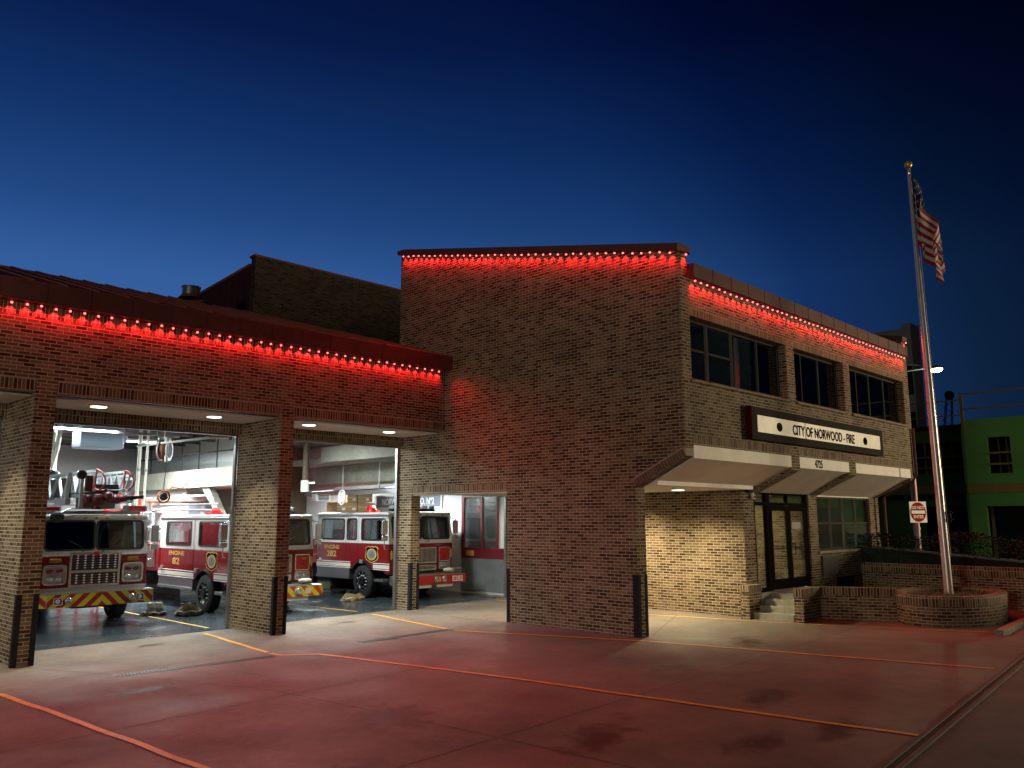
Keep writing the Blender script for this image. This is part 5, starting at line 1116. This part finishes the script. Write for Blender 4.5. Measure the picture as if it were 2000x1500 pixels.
for k_, rr in enumerate((.35, .7, .99)):
    for (x, y) in oval(1.58*rr, .88*rr): vs.append((x, y, .53+.05*noise.noise(Vector((x*2, y*2, 0)))+.05*(1-rr)))
for i in range(nseg): j = (i+1) % nseg; fs.append((0, 1+i, 1+j)); fs += [(1+i+q*nseg, 1+i+(q+1)*nseg, 1+j+(q+1)*nseg, 1+j+q*nseg) for q in (0, 1)]
b.add(vs, fs).build('soil', 'soil', pl)
b = MB()
for i in range(900):
    a = random.uniform(0, 2*math.pi); r_ = math.sqrt(random.random())*.95; x, y = 1.5*r_*math.cos(a)-.15, .8*r_*math.sin(a)
    if noise.noise(Vector((x*1.5, y*1.5, 4))) < -.15: continue
    h_ = random.uniform(.05, .16); dx, dy = random.uniform(-.06, .06), random.uniform(-.06, .06); w_ = .006; an = random.uniform(0, 3.14); cx, cy_ = math.cos(an)*w_, math.sin(an)*w_
    b.add([(x-cx, y-cy_, .54), (x+cx, y+cy_, .54), (x+dx, y+dy, .54+h_)], [(0, 1, 2)])
o = b.build('planter_grass', 'grass', None, recalc=False); o.location = (7.1, -9.8, .03); tag(o, 'dry grass tufts growing in the planter soil', 'grass', kind='stuff')
fp = thing('flagpole', 'tall silver flagpole standing in the planter', 'flagpole', (7.2, -9.75, .55))
top = Vector((0, .10, 10.62)); b = MB(); b.cyl((0, 0, 0), top*.45, .098, .085, n=24); b.cyl(top*.45, top, .085, .040, n=24)
b.build('pole', pmat('satin_pole', (.66, .64, .60), .32, .45, .5, .12, 6), fp, smooth=True)
MB().ball(top+Vector((0, 0, .13)), .10).build('finial', 'gold', fp, smooth=True)
b = MB(); b.cyl(top, top+Vector((0, 0, .05)), .06, n=12); b.cyl(top+Vector((-.12, 0, -.12)), top+Vector((.0, 0, -.12)), .03, n=8); b.build('truck_head', 'steel', fp)
b = MB(); Rr = Vector((.70, -.71, 0)); b.tube([Rr*.13+Vector((0, 0, .9)), Rr*.125+top*.3, Rr*.10+top*.97], .006, 5); b.build('halyard', 'cream', fp)
b = MB(); b.box(.09, .14, -.16, -.04, 1.72, 1.98); b.box(.11, .16, -.20, -.02, 1.76, 1.80); b.box(.11, .16, -.20, -.02, 1.92, 1.95); b.build('cleat', 'steel_dark', fp)
MB().lathe([(.16, 0), (.16, .03), (.10, .05)], (0, 0, 0), (0, 0, 1), 24).build('base_flange', 'alum', fp)
# flag: hangs in folds from the hoist
fl = thing('flag', 'United States flag hanging limp from the flagpole', 'flag', (7.2, -9.66, 7.6))
Rv = Vector((.712, -.702, 0)); Cv = Vector((-.702, -.712, 0))     # along the view's width, and towards the road
NS, NT = 64, 52
def lerp(a, c, k): return a+(c-a)*k
xk = [(0, 0.03, .0), (.16, .30, -.10), (.44, .07, .10), (.62, .46, -.06), (.88, .22, .12), (1.0, .34, .04)]
def fp_(s, t_):
    for (s0, x0, d0), (s1, x1, d1) in zip(xk[:-1], xk[1:]):
        if s <= s1: k = (s-s0)/(s1-s0); kk = k*k*(3-2*k); x, d = lerp(x0, x1, lerp(k, kk, .5)), lerp(d0, d1, kk); break
    zz = lerp(1.55, 3.42, t_)-s*lerp(1.05, 1.95, t_)
    wid = .85+.85*min(1, s*1.0+.15*(1-t_))
    x = x*wid+.012*math.sin(t_*9+s*14); d += .02*math.sin(t_*7+s*20)
    return Rv*(x+.04)+Cv*(d*.8+.03)+Vector((0, .02, zz))
b = MB(); vs = [fp_(i/NS, j/NT) for i in range(NS+1) for j in range(NT+1)]; fs = []; mi = []
for i in range(NS):
    for j in range(NT):
        fs.append((i*(NT+1)+j, (i+1)*(NT+1)+j, (i+1)*(NT+1)+j+1, i*(NT+1)+j+1)); s, q = (i+.5)/NS, (j+.5)/NT
        mi.append(2 if (s < .40 and q > 6/13) else (0 if int(q*13) % 2 == 0 else 1))
b.add(vs, fs); clo = b.build('cloth', None, fl, mats=['flagr', 'flagw', 'flagb'], mi=mi, smooth=True, recalc=False)
b = MB()
for rr in range(9):
    for c_ in range(6 if rr % 2 == 0 else 5):
        s = .40*((c_*2+1+(rr % 2))/12); q = 6/13+(7/13)*((rr+1)/10); p0 = fp_(s, q); pu = (fp_(s, q+.01)-p0).normalized(); ps = (fp_(s+.01, q)-p0).normalized(); nn = pu.cross(ps).normalized()
        for sg_ in (1, -1):
            pts_ = [p0+nn*.006*sg_+(ps*math.cos(R(90+36*k_))+pu*math.sin(R(90+36*k_)))*(.036 if k_ % 2 == 0 else .015) for k_ in range(10)]
            b.add(pts_, [tuple(range(10))])
b.build('stars', 'flagw', clo, recalc=False)

# kerb by the planter, hedge
b = MB(); b.prism([(0, 0), (14, .9), (14, .72), (.35, -.17), (.1, -.14)], 'z', -.05, .10)
o = b.build('kerb', 'cwalk', None, bevel=.02); o.location = (4.75, -11.3, .045); tag(o, kind='structure')
b = MB()
hx = thing('hedge', 'dark clipped hedge behind the brick retaining wall', 'hedge', (11.6, -9.5, 0))
for i in range(17000):
    y = random.uniform(-5.2, 4.8); x = random.gauss(0, .33); zmax = 1.88+.18*noise.noise(Vector((y*.8, 0, 0)))+.08*noise.noise(Vector((y*3, x*3, 0)))-max(0, -y-.6)*.17
    z = zmax*(1-random.random()**2.2*.95)*(1-min(1, abs(x)/1.0)**3*.4); x = max(-.75, min(.75, x))
    a, e = random.uniform(0, 6.28), random.uniform(-1, 1); s_ = random.uniform(.025, .055); d1 = Vector((math.cos(a), math.sin(a), e*.6))*s_; d2 = Vector((-math.sin(a), math.cos(a), random.uniform(-.5, .5)))*s_*.6; p = Vector((x, y, z))
    b.add([p-d1, p+d2, p+d1, p-d2], [(0, 1, 2, 3)])
b.build('foliage', 'leaf', hx, recalc=False)
b = MB(); b.box(-.55, .55, -5.0, 4.6, 0, 1.62); b.deform(lambda p: (p.x, p.y, p.z-(max(0, -p.y-.6)*.17 if p.z > 1 else 0))); b.build('stems', pmat('hedge_inside', (.010, .014, .006), .9), hx)

# do not enter sign
t = thing('road_sign', 'square white DO NOT ENTER sign with a red disc on a steel post', 'sign', (18.0, -5.55, .05), R(90+180+18+38)-R(0))
# local frame: face looks to local -Y
t.rotation_euler = (0, 0, R(-28))
MB().box(-.38, .38, -.012, 0, 2.15, 2.91).build('plate', 'inkw', t, bevel=.003)
MB().plate(circ(.355, 36, 0, 2.53), (0, -.0125, 0), MY, UP, .003).build('disc', pmat('sign_red', (.36, .008, .015), .8, 0, .1), t)
MB().box(-.30, .30, -.019, -.016, 2.475, 2.585).build('bar', 'inkw', t)
text('lettering', 'DO NOT', .11, 'inkw', t, (0, -.016, 2.64), MY, UP, .003, .95, .02); text('lettering', 'ENTER', .11, 'inkw', t, (0, -.016, 2.31), MY, UP, .003, .95, .02)
MB().cyl((0, .12, -.1), (0, .12, 4.6), .11, n=16).build('post', 'redpost', t, smooth=True); MB().cyl((0, .12, 1.9), (0, .12, 1.98), .13, n=16).build('post_band', 'redpost', t)

# ================================================================== far buildings
gb = thing('unfinished_building', 'green sheathed building under construction with open window holes', 'building', (36, -2, 0))
ox, oy = 36, -2
def wy(u): return u-oy
b = MB(); b.wall('y', -40+2, -2.15+2, -.2, 3.72, 0, .25, [(-4.9-.9+2-1.2, -3.0+2, -.3, 3.0), (-13+2, -8.5+2, -.3, 3.0), (-20, -15, -.3, 3)])
b.wall('y', -40+2, -2.15+2, 4.22, 7.75, 0, .25, [(-4.42+2, -3.32+2, 4.75, 6.70), (-7.4+2, -6.3+2, 4.75, 6.7), (-10.4, -9.2, 4.75, 6.7), (-14.4, -13, 4.75, 6.7)])
b.build('sheathing', 'green', gb)
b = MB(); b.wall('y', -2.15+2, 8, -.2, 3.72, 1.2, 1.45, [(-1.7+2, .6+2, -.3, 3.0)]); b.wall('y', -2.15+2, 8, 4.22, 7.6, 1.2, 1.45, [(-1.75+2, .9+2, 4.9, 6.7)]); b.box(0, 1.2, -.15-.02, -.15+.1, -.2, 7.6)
b.build('sheathing', pmat('green_sheathing_shade', (.045, .135, .035), .7, 0, .3, .12, .5), gb)  # same sheathing; the recess's shade is put into a darker green
b = MB(); b.box(-.06, .3, -38, -.15, 3.722, 4.218); b.box(1.15, 1.5, -.15, 8, 3.722, 4.218); b.build('floor_band', 'osb', gb)
b = MB(); b.box(.5, 10, -38, 9, 3.6, 3.72); b.box(4, 4.2, -38, 9, 0, 7.5); b.box(.4, 10, -38, 9, 7.4, 7.58); b.build('floor_deck', 'dark', gb)
for y in (-2.4+2-3.6, -3.7+.6, -.9, .3, 1.4, -8.2, -9.6, -10.5): MB().box(1.6, 1.75, y, y+.14, 0, 3.6).build('stud', 'wood', gb)
for y in (-2.3, -1.9, -1.5, .3, .9, 1.6, 2.4, -5.0, -4.7): MB().box(1.6, 1.7, y, y+.09, 4.2, 7.4).build('stud', 'wood', gb)
b = MB()
for z in (5.25, 5.85): b.box(-.05, 0, -4.42+2, -3.32+2, z-.05, z+.05); b.box(1.12, 1.2, -1.75+2, .9+2, z-.05, z+.05); b.box(-.05, 0, -5.4, -4.3, z-.05, z+.05)
for z in (8.35, 9.2): b.box(-.05, .03, -38, -.15, z-.045, z+.045); b.box(-.06, .04, -.15, 6, z-.3-.03, z-.3+.03)
for y in (-.2, -4.2, -8.2): b.box(-.06, .06, y-.08, y+.08, 7.2, 9.3)
b.build('guard_rail', 'wood', gb)
tw = thing('office_tower', 'plain grey multi-storey tower block beyond the roof', 'tower block', (75, 12.6, 0))
b = MB(); b.box(0, 2.6, .46, 5.2, 0, 22.1); b.box(0, 2.6, .46, 1.3, 22.1, 22.6); b.build('wall', 'towerc', tw)
for z in range(5, 18, 5): MB().box(-.05, 0, .6, 1.5, z, z+3.2).build('window', 'dark', tw)
MB().box(-.06, 0, 2.4, 2.8, 19.9, 20.3).build('window', 'dark', tw)
b = MB()
for z in (7.4, 10.4): b.box(-.08, 0, .46, 5.2, z, z+.35)
b.build('floor_slab', 'cwalk', tw)
# lattice crane mast
t = thing('crane', 'distant lattice crane mast leaning above the unfinished building', 'crane', (90, 15.0, 8))
b = MB(); P0 = Vector((0, .25, 0)); P1 = Vector((0, -.70, 8.6))
for dx, dy in ((-.35, -.35), (.35, -.35), (.35, .35), (-.35, .35)): b.tube([P0+Vector((dx, dy*1.6, 0)), P1+Vector((dx*.6, dy*.8, 0))], .06, 5)
for i in range(12):
    a = P0.lerp(P1, i/12); c = P0.lerp(P1, (i+1)/12); s_ = 1 if i % 2 else -1
    b.tube([a+Vector((-.3, -.5*s_, 0)), c+Vector((-.3, .5*s_, 0))], .04, 4)
b.build('mast', 'steel_dark', t); MB().ball(P1, .55).build('head', 'steel_dark', t)
t = thing('chimney_spire', 'thin distant spire beside the crane mast', 'spire', (90, 13.1, 8))
b = MB(); b.cyl((0, 0, 0), (0, 0, 5.2), .16, .05, n=8); b.ball((0, 0, 5.0), .3); b.ball((0, 0, 3.2), .2); b.build('spire', 'steel_dark', t)
# lit street lamp beyond the wing
t = thing('street_lamp', 'lit street lamp glowing greenish white beyond the flagpole', 'street lamp', (40, 3.6, 0))
b = MB(); b.cyl((0, 0, 0), (0, 0, 10.4), .11, .08, n=12); b.tube([(0, 0, 10.2), (0, -.4, 11.0), (0, -1.4, 11.55), (0, -2.9, 11.6)], .05, 8); b.tube([(0, 0, 10.6), (0, -.7, 11.9), (0, -1.6, 12.0), (0, -2.9, 11.75)], .03, 6); b.build('pole', 'steel', t, smooth=True)
MB().ball((0, -3.35, 11.55), .42, (.5, 1.1, .32), 16, 10).build('lamp_head', 'steel', t, smooth=True)
MB().ball((0, -3.45, 11.42), .30, (.6, 1.2, .55), 16, 10).build('lens', 'streetglow', t, smooth=True)
light('lamp', 'POINT', (0, -3.4, 11.1), 900, (.85, 1, .6), t, shadow_soft_size=.2)
# warm unseen light added to brighten the green building
light('site_fill', 'POINT', (25, -16, 7), 700, (1, .85, .5), None, shadow_soft_size=.3)
